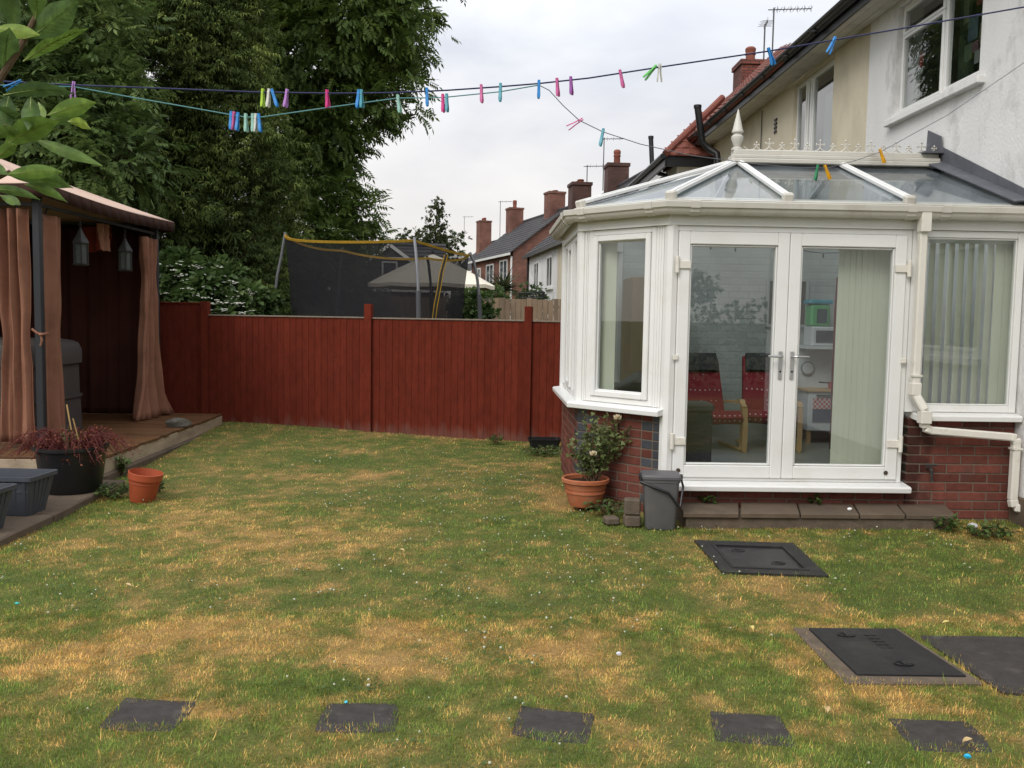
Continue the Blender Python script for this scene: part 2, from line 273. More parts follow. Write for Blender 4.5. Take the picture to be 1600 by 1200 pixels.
m_mast = mat('aerial_metal', (.10, .10, .105), .5, .1, 5, 0)
m_glass = glass('window_glass', (.90, .93, .92), 1.8, 0, base=.055)
m_roofglass = glass('roof_glazing', (.87, .90, .91), .95, .05, haze=.09, hazecol=(.50, .56, .60))
m_farglass = mat('far_window_glass', (.05, .06, .07), .08, .2, 2, 0, spec=.6)
m_bark = mat('bark', (.075, .055, .04), .95, .3, 8, .7, 25, .1, stretch=(1, 1, .3))
m_stem = mat('green_brown_stem', (.11, .075, .045), .8, .25, 30, .3, 90, .2)
m_chrome = mat('brushed_handle', (.50, .50, .50), .3, .06, 6, 0, metal=.8)
m_wallint = mat('white_painted_brick', (.36, .38, .37), .75, .06, 3, .1, 60, .2)
m_tilefloor = mat('pale_floor_tile', (.25, .25, .235), .35, .08, 3, .02, 30, .4)
m_birch = mat('birch_bentwood', (.46, .29, .14), .45, .12, 3, .03, 60, .35, stretch=(1, 1, 6))
m_blind = mat('pale_green_blind', (.66, .65, .54), .85, .04, 3, .05, 200, .15)
m_wicker = mat('dark_basket', (.035, .034, .036), .7, .3, 40, .4, 120, .2)
m_wood = mat('brown_cabinet', (.21, .155, .09), .6, .15, 3, .05, 60, .3, stretch=(6, 6, 1))
m_darkwood = mat('dark_red_wood', (.085, .026, .022), .55, .2, 3, .05, 60, .3)
def plastic(name, c): return mat(name, c, .4, .06, 30, 0, spec=.4)
# ================================================================== THE SETTING: ground, lawn, paving
def gp(px, py, z=0):
    d = CM.to_3x3() @ Vector(((px-800)/FPX, -(py-600)/FPX, -1)); d *= (z-CAMZ)/d.z
    return d.x, d.y
m_ground = mat('rough_grass_ground', (.07, .075, .03), .95, .3, .8, .4, 20, .1, dirt=(.12, .09, .05), damt=.5, dscale=.3)
tag(MB().add([(-900, -900, -.06), (900, -900, -.06), (900, 900, -.06), (-900, 900, -.06)], [(0, 1, 2, 3)]).build('ground', m_ground), kind='structure')
def ss(t): t = np.clip(t, 0, 1); return t*t*(3-2*t)
def lawn_z(x, y):
    return .10*ss((y-8)/4)*ss((.5-x)/4)+.025*(fbm(x, y, .9, 40, 2)-.5)
BLOBS = []
for cx, cy, rx, ry, s in [(450, 845, 190, 50, 1), (300, 805, 120, 30, .7), (400, 1005, 290, 38, 1.05), (100, 1005, 130, 36, .85), (585, 1015, 100, 30, .9), (905, 1012, 110, 42, 1.05), (1120, 880, 70, 30, .7), (1210, 925, 130, 18, .95),
        (1300, 965, 100, 22, .8), (582, 746, 30, 9, .9), (905, 788, 55, 12, .9), (860, 765, 40, 20, .4), (300, 690, 60, 20, .3), (640, 682, 150, 7, .6), (1430, 982, 170, 10, .8), (240, 1095, 90, 16, .9), (560, 1092, 80, 9, .6),
        (860, 1108, 80, 12, .8), (1470, 1118, 90, 10, .9), (450, 1175, 300, 20, .35), (1340, 1085, 130, 9, .9), (100, 850, 80, 22, .6), (480, 740, 110, 9, .6), (720, 900, 60, 20, .4), (1130, 965, 90, 22, .55), (235, 820, 80, 16, .6),
        (170, 1045, 140, 16, .3), (1100, 1190, 120, 14, .4), (1260, 1045, 60, 30, .5), (400, 1140, 80, 14, .4), (640, 1140, 60, 18, -.3), (1250, 1000, 60, 20, .5), (770, 760, 200, 12, .25), (650, 1160, 200, 25, .2), (1150, 800, 90, 6, .4),
        (560, 720, 90, 9, -.8), (50, 935, 90, 36, -.9), (700, 1062, 150, 16, -.6), (1490, 885, 130, 48, -1.0), (1420, 930, 120, 26, -.8), (1000, 940, 130, 22, -.7), (700, 815, 130, 25, -.45), (960, 715, 120, 16, -.4), (180, 1090, 90, 20, -.3),
        (690, 880, 80, 14, -.6), (1150, 1070, 130, 22, -.7), (1290, 1180, 120, 20, -.6), (950, 830, 90, 25, -.5), (90, 1160, 120, 30, -.5), (900, 1180, 60, 16, -.6), (380, 680, 80, 14, -.5), (760, 700, 60, 8, -.3), (430, 1070, 120, 14, -.5)]:
    x, y = gp(cx, cy); y0 = gp(cx, cy+ry)[1]; BLOBS.append((x, y, rx*y/FPX, max(.06, y-y0), s))
def dryness(x, y):
    wx = x+.5*(fbm(x, y, 1.6, 3)-.5); wy = y+.7*(fbm(x, y, 1.6, 11)-.5); v = .31+(fbm(x, y, 1.3, 20)-.5)*.55+(fbm(x, y, 6, 5, 5)-.5)*1.35+(fbm(x, y, 20, 8, 2)-.5)*.85
    for bx, by, rx, ry, s in BLOBS: v = v+.46*s*np.exp(-(((wx-bx)/rx)**2+((wy-by)/ry)**2))
    return np.clip(v, 0, 1)
GRASS_RAMP = ((.108, .205, .032), (.27, .255, .060), (.80, .455, .150))
m_lawn = leafmat('lawn_soil', (.075, .095, .026), (.14, .12, .040), (.27, .17, .068), trans=0, rough=.95, spec=.1, mott=55)
gx = np.linspace(-6, 6.0, 201); gy = np.linspace(-4, 13.4, 291); XX, YY = np.meshgrid(gx, gy)
V = np.stack([XX.ravel(), YY.ravel(), lawn_z(XX.ravel(), YY.ravel())], 1); ii = (np.arange(290)[:, None]*201+np.arange(200)[None]).ravel()
lawn = npmesh('lawn', V, np.stack([ii, ii+1, ii+202, ii+201], 1), m_lawn, attrs={'tint': dryness(V[:, 0], V[:, 1])}, kind='structure', smooth=True)
# paving slab along the deck
pv = bpy.data.objects.new('paving', None); COL.objects.link(pv); pv['kind'] = 'structure'
for i, (y0, y1) in enumerate(((3.9, 5.35), (5.36, 6.55), (6.56, 7.93))):
    j = .03*i
    MB().prism([(-5.6, y0), (-3.17-j*.8, y0), (-3.2-j, (y0+y1)/2+.1), (-3.2-j, y1), (-5.6, y1)], -.1, .055+.004*i).build('slab', m_slab, pv, bevel=.012)
# ================================================================== CONSERVATORY
B2, A2, A, B, W = (1.42, 9.85), (.79, 9.2), (.79, 7.6), (1.42, 6.95), (4.27, 6.95)
FLOOR, SILL, HEAD = .28, .86, 2.40
con = thing('conservatory', 'white framed conservatory with glazed hipped roof and brick base against the house', 'conservatory', (2.6, 8.4, 0))
_bm = {}
def brick_mesh(L, kind):
    k = (round(L, 3), kind)
    if k not in _bm:
        me = MB().box(-L/2, L/2, -.051, .051, -.0325, .0325).mesh('brick', .004); me.materials.append(m_bluebrick if kind else m_brick); _bm[k] = me
    return _bm[k]
def put_brick(P, Q, u0, u1, z, kind, parent):
    dx, dy = Q[0]-P[0], Q[1]-P[1]; L = math.hypot(dx, dy); dx /= L; dy /= L; u = (u0+u1)/2; j = random.uniform(-.0015, .002)
    o = bpy.data.objects.new('brick', brick_mesh(u1-u0, kind)); COL.objects.link(o); o.parent = parent
    # front face 5 mm proud of the mortar
    o.matrix_parent_inverse = world_of(parent).inverted()
    o.matrix_basis = Matrix.Translation((P[0]+dx*u-dy*(.051-.005-j), P[1]+dy*u+dx*(.051-.005-j), z+.0325)) @ Matrix.Rotation(math.atan2(dy, dx), 4, 'Z')
def dwarf(P, Q, z0, courses, rule=None, u_a=0.0, u_b=None):
    L = math.hypot(Q[0]-P[0], Q[1]-P[1]); u_b = u_b or L
    wall = MB().wb(P, Q, u_a, u_b, z0-.25, z0+courses*.075-.003, 0, -.24).build('dwarf_wall', m_mortar, con)
    for c in range(courses):
        z = z0+c*.075
        if rule: segs = rule(c, L)
        else:
            segs = []; u = u_a-(.1125 if c % 2 else 0)
            while u < u_b-.02:
                a, b = max(u, u_a), min(u+.215, u_b)
                if b-a > .03: segs.append((a, b, 0))
                u += .225
        for a, b, k in segs: put_brick(P, Q, a, b, z, k, wall)
    return wall
def quoins(c, L):
    s = [(0, .10, 1)] + ([(.11, .215, 1), (.225, .44, 0), (.45, .68, 0)] if c % 2 else [(.11, .325, 0), (.335, .55, 0), (.56, .68, 0)])
    s += [(.69, .79, 1) if c % 2 else (.69, .79, 0), (.80, L, 1)]
    return s
NC = 11
dwarf(A, B, .01, NC, quoins); dwarf(A2, A, .01, NC, lambda c, L: [(a, min(a+.215, L), 1 if a+.215 > L-.12 and c % 2 else 0) for a in np.arange(0 if c % 2 else .1125, L-.02, .225)]); dwarf(B2, A2, .01, NC)
dwarf((3.40, 6.95), W, .01, NC); dwarf(B, (3.395, 6.95), .01, 3, u_a=.005)
MB().prism([(1.5, 6.97), (4.26, 6.97), (4.26, 9.8), (1.5, 9.8), (.82, 9.15), (.82, 7.65)], .2, FLOOR).build('floor_slab', m_tilefloor, con)
# sills (white, projecting, over the brickwork)
MB().sweep([B2, A2, A, B], [(-.1, SILL-.03), (.10, SILL-.045), (.105, SILL-.005), (.09, SILL+.005), (-.1, SILL+.03)]).build('sill', m_upvc, con, bevel=.004)
MB().sweep([(3.42, 6.95), (4.275, 6.95)], [(-.1, SILL-.03), (.10, SILL-.045), (.105, SILL-.005), (.09, SILL+.005), (-.1, SILL+.03)]).build('sill', m_upvc, con, bevel=.004)
MB().sweep([(1.46, 6.95), (3.39, 6.95)], [(-.06, .24), (.13, .235), (.135, .275), (.12, .285), (-.06, .305)]).build('door_sill', m_upvc, con, bevel=.004)
# corner posts, head beam
def ring(P, Q, u0, u1, z0, z1, wdt, d0, d1, mb=None, rail=None):
    mb = mb or MB(); r = rail or wdt
    mb.wb(P, Q, u0, u0+wdt, z0, z1, d0, d1); mb.wb(P, Q, u1-wdt, u1, z0, z1, d0, d1); mb.wb(P, Q, u0+wdt, u1-wdt, z0, z0+r, d0-.0015, d1); mb.wb(P, Q, u0+wdt, u1-wdt, z1-r, z1, d0-.0015, d1); return mb
for k, (p, q0) in enumerate(((B2, SILL), (A2, SILL), (A, SILL), (B, .30))):
    MB().lathe([(.055, q0+.015 if q0 == SILL else q0), (.055, HEAD)], (p[0]+.02, p[1]+(.022 if k > 1 else -.022), 0), 8).build('corner_post', m_upvc, con)
MB().sweep([B2, A2, A, B, W], [(.0, HEAD-.07), (.035, HEAD-.07), (.035, HEAD+.055), (-.09, HEAD+.055), (-.09, HEAD-.07)]).build('head_beam', m_upvc, con)
def sash(P, Q, u0, u1, z0, z1, fw=.05, sw=.055, sub=True, name='window'):
    fr = ring(P, Q, u0, u1, z0, z1, fw, .012, -.06).build(name, m_upvc, con, bevel=.004)
    a, b, c, d = u0+fw, u1-fw, z0+fw, z1-fw
    if sub:
        ring(P, Q, a+.003, b-.003, c+.003, d-.003, sw, .03, -.05).build('opening_sash', m_upvc, fr, bevel=.008); a += sw; b -= sw; c += sw; d -= sw
    ring(P, Q, a+.001, b-.001, c+.001, d-.001, .012, .002, -.03).build('glazing_bead', m_upvc, fr, bevel=.004)
    MB().wb(P, Q, a+.004, b-.004, c+.004, d-.004, -.012, -.018).build('pane', m_glass, fr)
    return fr
LAB = math.hypot(B[0]-A[0], B[1]-A[1])
# ribbed mullion posts either side of the angled window
for u0, u1 in ((.045, .10), (LAB-.12, LAB-.045)):
    m = MB().wb(A, B, u0, u1, SILL+.02, HEAD-.07, .004, -.07)
    for k in range(3): m.wb(A, B, u0+.012+k*(u1-u0)/3, u0+.012+k*(u1-u0)/3+.012, SILL+.02, HEAD-.072, .010, .004)
    m.build('mullion', m_upvc, con)
sash(A, B, .10, LAB-.12, SILL+.02, HEAD-.072, fw=.045, sw=.05)
LEN = 1.6
sash(A2, A, .07, .53, SILL+.02, HEAD-.072, sub=False); sash(A2, A, .535, 1.05, SILL+.02, HEAD-.072); sash(A2, A, 1.055, 1.53, SILL+.02, HEAD-.072, sub=False)
sash(B2, A2, .07, LAB-.07, SILL+.02, HEAD-.072, sub=False)
F0, F1 = B, W
MB().wb(F0, F1, 1.935, 2.0, SILL+.02, HEAD-.071, .02, -.07).build('mullion', m_upvc, con)
sash(F0, F1, 2.0, 2.845, SILL+.02, HEAD-.072, fw=.055, sub=False)
# french doors
fr = MB(); fr.wb(F0, F1, .035, .066, .30, HEAD-.071, .015, -.06); fr.wb(F0, F1, 1.89, 1.932, .30, HEAD-.071, .015, -.06); fr.wb(F0, F1, .066, 1.89, HEAD-.115, HEAD-.071, .013, -.06); fr.wb(F0, F1, .066, 1.89, .30, .325, .013, -.06)
fr.build('door_frame', m_upvc, con, bevel=.004)
m_rust = mat('rusty_drain_cap', (.06, .045, .03), .7, .3, 30, .3)
for u0, u1, hs in ((.069, .948, 1), (.952, 1.887, -1)):
    d = ring(F0, F1, u0, u1, .328, HEAD-.118, .092, .035, -.04, rail=.10).build('door', m_upvc, con, bevel=.006)
    a, b = u0+.092, u1-.092
    ring(F0, F1, a+.001, b-.001, .430, HEAD-.22, .014, .022, -.03).build('glazing_bead', m_upvc, d, bevel=.006)
    MB().wb(F0, F1, a+.005, b-.005, .434, HEAD-.224, -.004, -.010).build('pane', m_glass, d)
    hx = B[0]+(u1-.045 if hs > 0 else u0+.045)
    h = MB().box(hx-.014, hx+.014, 6.95-.048, 6.95-.035, 1.13, 1.35); h.tube([(hx, 6.902, 1.31), (hx, 6.855, 1.31), (hx-.018*hs, 6.85, 1.31), (hx-.115*hs, 6.853, 1.312)], .0095, 8)
    h.build('handle', m_chrome, d, bevel=.002); MB().lathe([(.008, 0), (.008, .004)], (0, 0, 0), 10).build('keyhole', m_black, d, world=False).matrix_basis = Matrix.Translation((hx, 6.9015, 1.19)) @ Matrix.Rotation(R(90), 4, 'X')
    kx = B[0]+(u0 if hs > 0 else u1)
    for z in (2.02, .62) if True else ():
        k = MB().box(kx-.012 if hs > 0 else kx-.095, kx+.095 if hs > 0 else kx+.012, 6.90, 6.914, z-.03, z+.03); k.tube([(kx-.014*hs, 6.897, z-.065), (kx-.014*hs, 6.897, z+.065)], .017, 8); k.build('hinge', m_upvc_old, d, bevel=.003)
    lx = kx-.006*hs; MB().box(lx-.02, lx+.02, 6.897, 6.914, 1.27, 1.31).build('latch_block', m_upvc_old, d, bevel=.003)
    if True:
        q = MB().lathe([(.017, 0), (.017, .006)], (0, 0, 0), 12).build('drain_cap', m_rust, d, world=False); q.matrix_parent_inverse = world_of(d).inverted(); q.matrix_basis = Matrix.Translation((B[0]+(u0+.045 if hs > 0 else u1-.09), 6.913, .385)) @ Matrix.Rotation(R(90), 4, 'X')
# eaves: gutter with joints, fascia
GP = [(.04, 2.455), (.075, 2.405), (.115, 2.40), (.145, 2.425), (.15, 2.445), (.165, 2.455), (.17, 2.495), (.16, 2.50), (.155, 2.46), (.06, 2.46)]
gut = MB().sweep([B2, A2, A, B, W], GP).build('gutter', m_gutter, con, smooth=True)
GJ = [(o+.006 if o > .05 else o, z+(.004 if z > 2.47 else -.006)) for o, z in GP]
def joint(P, Q, u):
    dx, dy = Q[0]-P[0], Q[1]-P[1]; L = math.hypot(dx, dy); MB().sweep([(P[0]+dx*(u-.035)/L, P[1]+dy*(u-.035)/L), (P[0]+dx*(u+.035)/L, P[1]+dy*(u+.035)/L)], GJ).build('gutter_clip', m_gutter, gut)
for P, Q, u in ((A, B, LAB-.10), (A, B, .12), (B, W, .16), (B, W, 1.85), (B, W, 2.12), (A2, A, 1.45)): joint(P, Q, u)
EAVE = offset([B2, A2, A, B, W], .03); EZ = 2.515
MB().sweep([B2, A2, A, B, W], [(-.06, 2.456), (.06, 2.464), (.075, 2.52), (-.06, 2.56)]).build('eaves_trim', m_gutter, con)
RID = 3.075; E0 = Vector((2.34, 8.4, RID)); E1 = Vector((4.27, 8.4, RID)); ev = [Vector((x, y, EZ+.025)) for x, y in EAVE]
f1, f2 = Vector((2.34, 6.92, EZ+.025)), Vector((3.31, 6.92, EZ+.025)); b1, b2 = Vector((2.34, 9.88, EZ+.025)), Vector((3.31, 9.88, EZ+.025)); bW = Vector((4.27, 9.88, EZ+.025)); r2 = Vector((3.31, 8.4, RID))
for pts in ((E0, ev[2], ev[3]), (E0, ev[1], ev[2]), (E0, ev[0], ev[1]), (E0, ev[3], f1), (E0, f1, f2, r2), (r2, f2, ev[4], E1), (E0, b1, ev[0]), (E0, r2, b2, b1), (r2, E1, bW, b2)):
    MB().slab(pts, .016).build('roof_pane', m_roofglass, con)
def rafter(p, q):
    up = Vector((0, 0, .026)); d = (q-p).normalized(); m = MB().beam(p+up, q+up-d*.0, .062, .03); m.beam(p+up*1.75, q+up*1.75, .03, .018); m.build('rafter', m_upvc, con, bevel=.004)
    e = q-d*.015+Vector((0, 0, .015)); MB().beam(e-d*.035, e+d*.03, .085, .075).build('rafter_cap', m_gutter, con, bevel=.012)
for p, q in ((E0, ev[2]), (E0, ev[3]), (E0, ev[1]), (E0, ev[0]), (E0, f1), (r2, f2), (E0, b1), (r2, b2)): rafter(p, q)
rd = MB(); rd.box(2.27, 4.25, 8.31, 8.49, RID+.035, RID+.075); rd.box(2.29, 4.25, 8.34, 8.46, RID+.075, RID+.125); rd.box(2.25, 4.25, 8.28, 8.30, RID-.01, RID+.035); rd.box(2.25, 4.25, 8.50, 8.52, RID-.01, RID+.035)
ridge = rd.build('ridge', m_gutter, con, bevel=.008)
MB().box(2.36, 4.25, 8.31, 8.49, RID-.11, RID-.03).build('ridge_beam', m_black, con)
fn = MB().lathe([(.055, 0), (.055, .015), (.03, .03), (.045, .07), (.058, .10), (.058, .125), (.035, .15), (.055, .165), (.055, .175), (.048, .19), (.006, .375), (.001, .385)], (2.33, 8.4, RID+.125), 14).build('finial', m_gutter, ridge, smooth=True)
def cresting(big):
    m = MB(); s = .0062
    m.tube([(-.061+.122*t/8, 0, .012+.036*(2*t/8-1)**2) for t in range(9)], .0055, 5)
    h = .115 if big else .082
    m.tube([(.061, 0, .045), (.061, 0, h)], [.006, .004], 5); m.lathe([(.001, h-.012), (.013, h-.002), (.001, h+.014)], (.061, 0, 0), 5, cap=False)
    c = .078 if big else .062
    m.beam((.061-(.036 if big else .02), 0, c), (.061+(.036 if big else .02), 0, c), .007, .008)
    for sg in (-1, 1): m.lathe([(.001, c-.014), (.009, c), (.001, c+.014)], (.061+sg*(.036 if big else .02), 0, 0), 5, cap=False)
    me = m.mesh('cresting'); me.materials.append(m_gutter); return me
c0, c1 = cresting(False), cresting(True)
for k in range(15):
    o = bpy.data.objects.new('cresting', c1 if k % 2 else c0); COL.objects.link(o); o.parent = ridge; o.matrix_parent_inverse = world_of(ridge).inverted(); o.location = (2.455+k*.122, 8.4, RID+.118)
# lead flashing where the roof meets the house
fl = MB(); u = Vector((0, 0, 1))
fl.slab([(4.262, 6.86, 2.62), (4.262, 8.42, 3.30), (4.262, 8.42, 3.08), (4.262, 6.86, 2.50)], .008)
fl.slab([(4.12, 6.88, 2.565), (4.262, 6.88, 2.575), (4.262, 8.4, 3.155), (4.12, 8.4, 3.135)], .01)
fl.slab([(4.262, 8.42, 3.30), (4.262, 9.95, 2.66), (4.262, 9.95, 2.50), (4.262, 8.42, 3.08)], .008)
fl.box(4.07, 4.262, 8.28, 8.52, RID+.12, RID+.135); fl.slab([(4.262, 8.3, 3.2), (4.262, 8.62, 3.2), (4.262, 8.60, 3.47), (4.262, 8.34, 3.36)], .01)
fl.build('lead_flashing', m_lead, con)
# interior far wall: painted brick, whole
dw = MB().box(1.44, 4.27, 9.80, 9.95, 0, 2.46).build('back_wall', m_wallint, con)
m_course = mat('painted_brick', (.38, .40, .385), .7, .05, 5, .15, 80, .2, rnd=.05)
for c in range(28):
    for k in range(13):
        x0 = 1.45+k*.225-(.112 if c % 2 else 0); a, b = max(x0, 1.45), min(x0+.215, 4.26)
        if b-a > .05:
            key = (round(b-a, 3), 'w')
            if key not in _bm: _bm[key] = MB().box(-(b-a)/2, (b-a)/2, -.012, .012, -.0325, .0325).mesh('brick', .003); _bm[key].materials.append(m_course)
            if c > 3: o = link('brick', _bm[key], dw); o.location = ((a+b)/2, 9.8105, .30+c*.075)
# downpipe on the front and the pipe along the brickwork
dp = thing('downpipe', 'aged white square downpipe running from the gutter round to the house corner', 'drainpipe', (3.39, 6.87, .3))
def pipe(pts, w=.062, name='pipe'): 
    m = MB()
    for p, q in zip(pts, pts[1:]): m.beam(p, q, w, w, up=(0, -1, .01))
    return m.build(name, m_upvc_old, dp, bevel=.010)
MB().box(3.35, 3.43, 6.79, 6.875, 2.30, 2.46).build('outlet', m_upvc_old, dp, bevel=.006)
pipe([(3.39, 6.85, 2.33), (3.39, 6.85, 1.03)]); pipe([(3.39, 6.85, 1.03), (3.45, 6.80, .90)], .066); MB().box(3.352, 3.428, 6.81, 6.89, 1.02, 1.12).build('socket', m_upvc_old, dp, bevel=.006); MB().box(3.352, 3.428, 6.81, 6.89, 1.17, 1.185).build('clip', m_upvc_old, dp)
MB().box(3.415, 3.50, 6.765, 6.85, .80, .905).build('socket', m_upvc_old, dp, bevel=.006)
pipe([(3.455, 6.81, .83), (3.47, 6.82, .765), (3.52, 6.825, .745)], .064); pipe([(3.51, 6.825, .745), (4.17, 6.825, .70)])
pipe([(4.16, 6.825, .702), (4.205, 6.825, .69), (4.215, 6.825, .645)], .066); pipe([(4.215, 6.825, .66), (4.215, 6.825, .19)]); MB().box(4.177, 4.253, 6.787, 6.863, .60, .615).build('clip', m_upvc_old, dp); pipe([(4.215, 6.825, .20), (4.225, 6.815, .135), (4.60, 6.70, .10)], .066)
tp = thing('outside_tap', 'small brass garden tap on the damp brickwork under the downpipe bend', 'tap', (3.58, 6.93, .39))
MB().tube([(3.57, 6.95, .42), (3.57, 6.88, .42), (3.57, 6.865, .41), (3.57, 6.865, .33)], .011, 8).build('spout', m_tin, tp); MB().tube([(3.525, 6.885, .455), (3.615, 6.885, .455)], .009, 6).tube([(3.57, 6.885, .42), (3.57, 6.885, .455)], .008, 6).build('handle', m_tin, tp)
# patio step in front of the doors
st = tag(MB().box(1.53, 3.58, 6.56, 6.948, -.05, .085).build('patio_step', m_block), kind='structure')
for k, (x0, x1) in enumerate(((1.50, 1.93), (1.94, 2.40), (2.405, 2.86), (2.865, 3.22), (3.225, 3.62))):
    MB().prism([(x0+.12, 6.945) if k else (x0+.05, 6.945), (x0, 6.53+.004*k), (x1-.006, 6.53+.004*k), (x1+.11, 6.945)], .087, .125+.003*(k % 2)).build('paving_slab', m_slab, st, bevel=.006)
# ================================================================== THE HOUSE ROW
def opening_wall(name, X0, X1, y0, y1, z0, z1, holes, m, parent):
    mb = MB(); ys = y0
    for a, b, c, d in sorted(holes):
        mb.box(X0, X1, ys, a, z0, z1); mb.box(X0, X1, a, b, z0, c); mb.box(X0, X1, a, b, d, z1); ys = b
    mb.box(X0, X1, ys, y1, z0, z1); return mb.build(name, m, parent)
XW = 4.28
wh = thing('white_house', 'white rendered house with upstairs window and stained wall behind the conservatory', 'house', (6, 6, 0))
opening_wall('wall', XW, 4.55, .5, 10.10, -.05, 5.0, [(7.78, 9.42, 3.76, 4.92), (5.0, 6.35, 1.30, 2.35)], m_render, wh)
MB().box(4.25, 4.28, .5, 6.93, -.05, .22).build('plinth', m_slab, wh, bevel=.01)
m_roomwall = mat('room_wall', (.42, .42, .40), .9, .1); m_curt = mat('dark_green_curtain', (.05, .07, .045), .9, .2)
def side_window(parent, y0, y1, z0, z1, mull, X=XW+.055, transom=None, sill=True, roomd=1.4):
    P, Q = (X, y1), (X, y0); L = y1-y0; w_ = ring(P, Q, 0.002, L-.002, z0+.002, z1-.002, .042, .0, -.06).build('window', m_upvc, parent, bevel=.004)
    us = [.042]+list(mull)+[L-.042]
    for mu in mull: MB().wb(P, Q, mu-.024, mu+.024, z0+.046, z1-.046, -.001, -.058).build('mullion', m_upvc, w_, bevel=.004)
    for k in range(len(us)-1):
        a, b = us[k]+(.025 if k else .002), us[k+1]-(.025 if k < len(us)-2 else .002); zs = [z0+.046, z1-.046]
        if transom and k == 0: zs = [z0+.046, transom, z1-.046]
        for j in range(len(zs)-1):
            ring(P, Q, a, b, zs[j]+.002, zs[j+1]-.002, .034, .018, -.04).build('opening_sash', m_upvc, w_, bevel=.006)
            MB().wb(P, Q, a+.034, b-.034, zs[j]+.036, zs[j+1]-.036, -.01, -.016).build('pane', m_glass, w_)
    if sill: MB().box(XW-.07, X-.002, y0-.10, y1+.08, z0-.075, z0-.004).build('window_sill', m_render, parent, bevel=.008)
    rm = MB().box(4.56, 4.56+roomd, y0-.8, y1+.8, z0-.8, z1+.4); rm.f = [f for f in rm.f if f != (0, 4, 6, 2)]; rm.build('room', m_roomwall, parent)
    return w_
ww = side_window(wh, 7.78, 9.42, 3.76, 4.92, [.92], transom=4.60); ww['label'] = 'upstairs window with dark room and coloured cut-outs behind the glass'
side_window(wh, 5.0, 6.35, 1.30, 2.35, [.66])
for k in range(6): MB().lathe([(.05, 3.6), (.05, 5.1)], (4.66, 8.62+k*.03, 0), 8).build('curtain', m_curt, wh)
for y, z, h, wd, c in ((9.12, 4.28, .16, .07, (.20, .018, .014)), (9.11, 4.18, .07, .06, (.3, .3, .3)), (8.05, 4.55, .14, .12, (.13, .02, .016)), (8.15, 4.30, .22, .16, (.03, .06, .075)), (7.98, 4.22, .18, .1, (.11, .10, .06)), (8.22, 4.10, .15, .12, (.05, .075, .04)), (8.02, 4.02, .12, .16, (.17, .17, .16)), (7.93, 4.45, .2, .1, (.035, .065, .08)), (8.28, 4.5, .25, .09, (.07, .075, .035)), (8.1, 4.12, .1, .1, (.09, .03, .045))):
    MB().box(4.40, 4.412, y-wd/2, y+wd/2, z-h/2, z+h/2).build('paper_cutout', plastic('paper', c), wh, bevel=.003)
ch = thing('cream_house', 'cream rendered neighbouring house with red tiled roof and dark gutter', 'house', (6, 16, 0))
opening_wall('wall', XW+.004, 4.55, 10.10, 24.5, -.05, 5.0, [(11.15, 12.60, 2.95, 4.93)], m_cream, ch)
cw = side_window(ch, 11.15, 12.60, 2.95, 4.93, [.44, .62], roomd=.8)
MB().box(4.45, 4.465, 11.20, 11.85, 3.0, 4.62).build('roller_blind', m_wallint, ch)
MB().tube([(4.262, 14.0, 4.9), (4.262, 14.0, 2.2)], .008, 5).build('cable', m_black, ch)
for k in range(4):
    for j in range(2): MB().box(4.262, 4.30, 13.30+j*.06, 13.335+j*.06, 4.42+k*.06, 4.455+k*.06).build('air_vent_hole', m_black, ch)
def eaves(parent, y0, y1, X=XW, z=5.0):
    m = MB()
    for k in range(3): m.box(X-.33+k*.11, X-.225+k*.11, y0, y1, z-.03, z-.01)
    m.build('soffit', m_soffit, parent); MB().box(X-.36, X-.33, y0, y1, z-.05, z+.16).build('fascia', m_black, parent)
    gc = X-.42; m = MB(); prof = [(gc+.055*math.cos(t), z+.12+.055*math.sin(t)) for t in [math.pi+math.pi*k/8 for k in range(9)]]+[(gc+.047*math.cos(t), z+.12+.047*math.sin(t)) for t in [2*math.pi-math.pi*k/8 for k in range(9)]]
    n = len(prof); m.add([(x, y, zz) for y in (y0, y1) for x, zz in prof], [(i, (i+1) % n, n+(i+1) % n, n+i) for i in range(n)]); g = m.build('gutter', m_black, parent, smooth=True)
    y = y0+.6
    while y < y1: MB().beam((X-.325, y, z+.06), (gc, y, z+.05), .03, .02).lathe([(.062, 0), (.062, .02)], (gc, y, z+.05), 8).build('gutter_bracket', m_black, g); y += 1.0
eaves(wh, .5, 10.10); eaves(ch, 10.105, 20.2)
def tiled(name, o, dx, up, n_c, n_t, cw, ch_, mt, parent, roll=.022, world=True, taper=0):
    """interlocking tiles: courses up the slope, each a wavy strip lapping the one below"""
    o, dx, up = Vector(o), Vector(dx).normalized(), Vector(up).normalized(); nn = dx.cross(up); nn = nn if nn.z > 0 else -nn; V = []; F = []; K = 4
    for c in range(n_c):
        row = []
        for k in range(n_t*K+1):
            h = roll*(.5+.5*math.sin(2*math.pi*k/K)); p = o+dx*(cw*k/K)+up*(ch_*c)+nn*h
            row += [p-nn*.012, p+nn*.022, p+up*ch_*1.02+nn*.002]
        b = len(V); V += row
        for k in range(max(0, int((n_t-c*taper)*K))):
            i = b+k*3; F += [(i, i+3, i+4, i+1), (i+1, i+4, i+5, i+2)]
    return MB().add(V, F).build(name, mt, parent, world=world, kind=None)
def slope_z(x, pitch): return 5.13+(x-3.88)*math.tan(R(pitch))
MB().slab([(3.84, 11.9, slope_z(3.84, 39)), (3.84, .3, slope_z(3.84, 39)), (8, .3, slope_z(8, 39)), (8, 11.9, slope_z(8, 39))], .08).build('roof', m_darktile, wh)
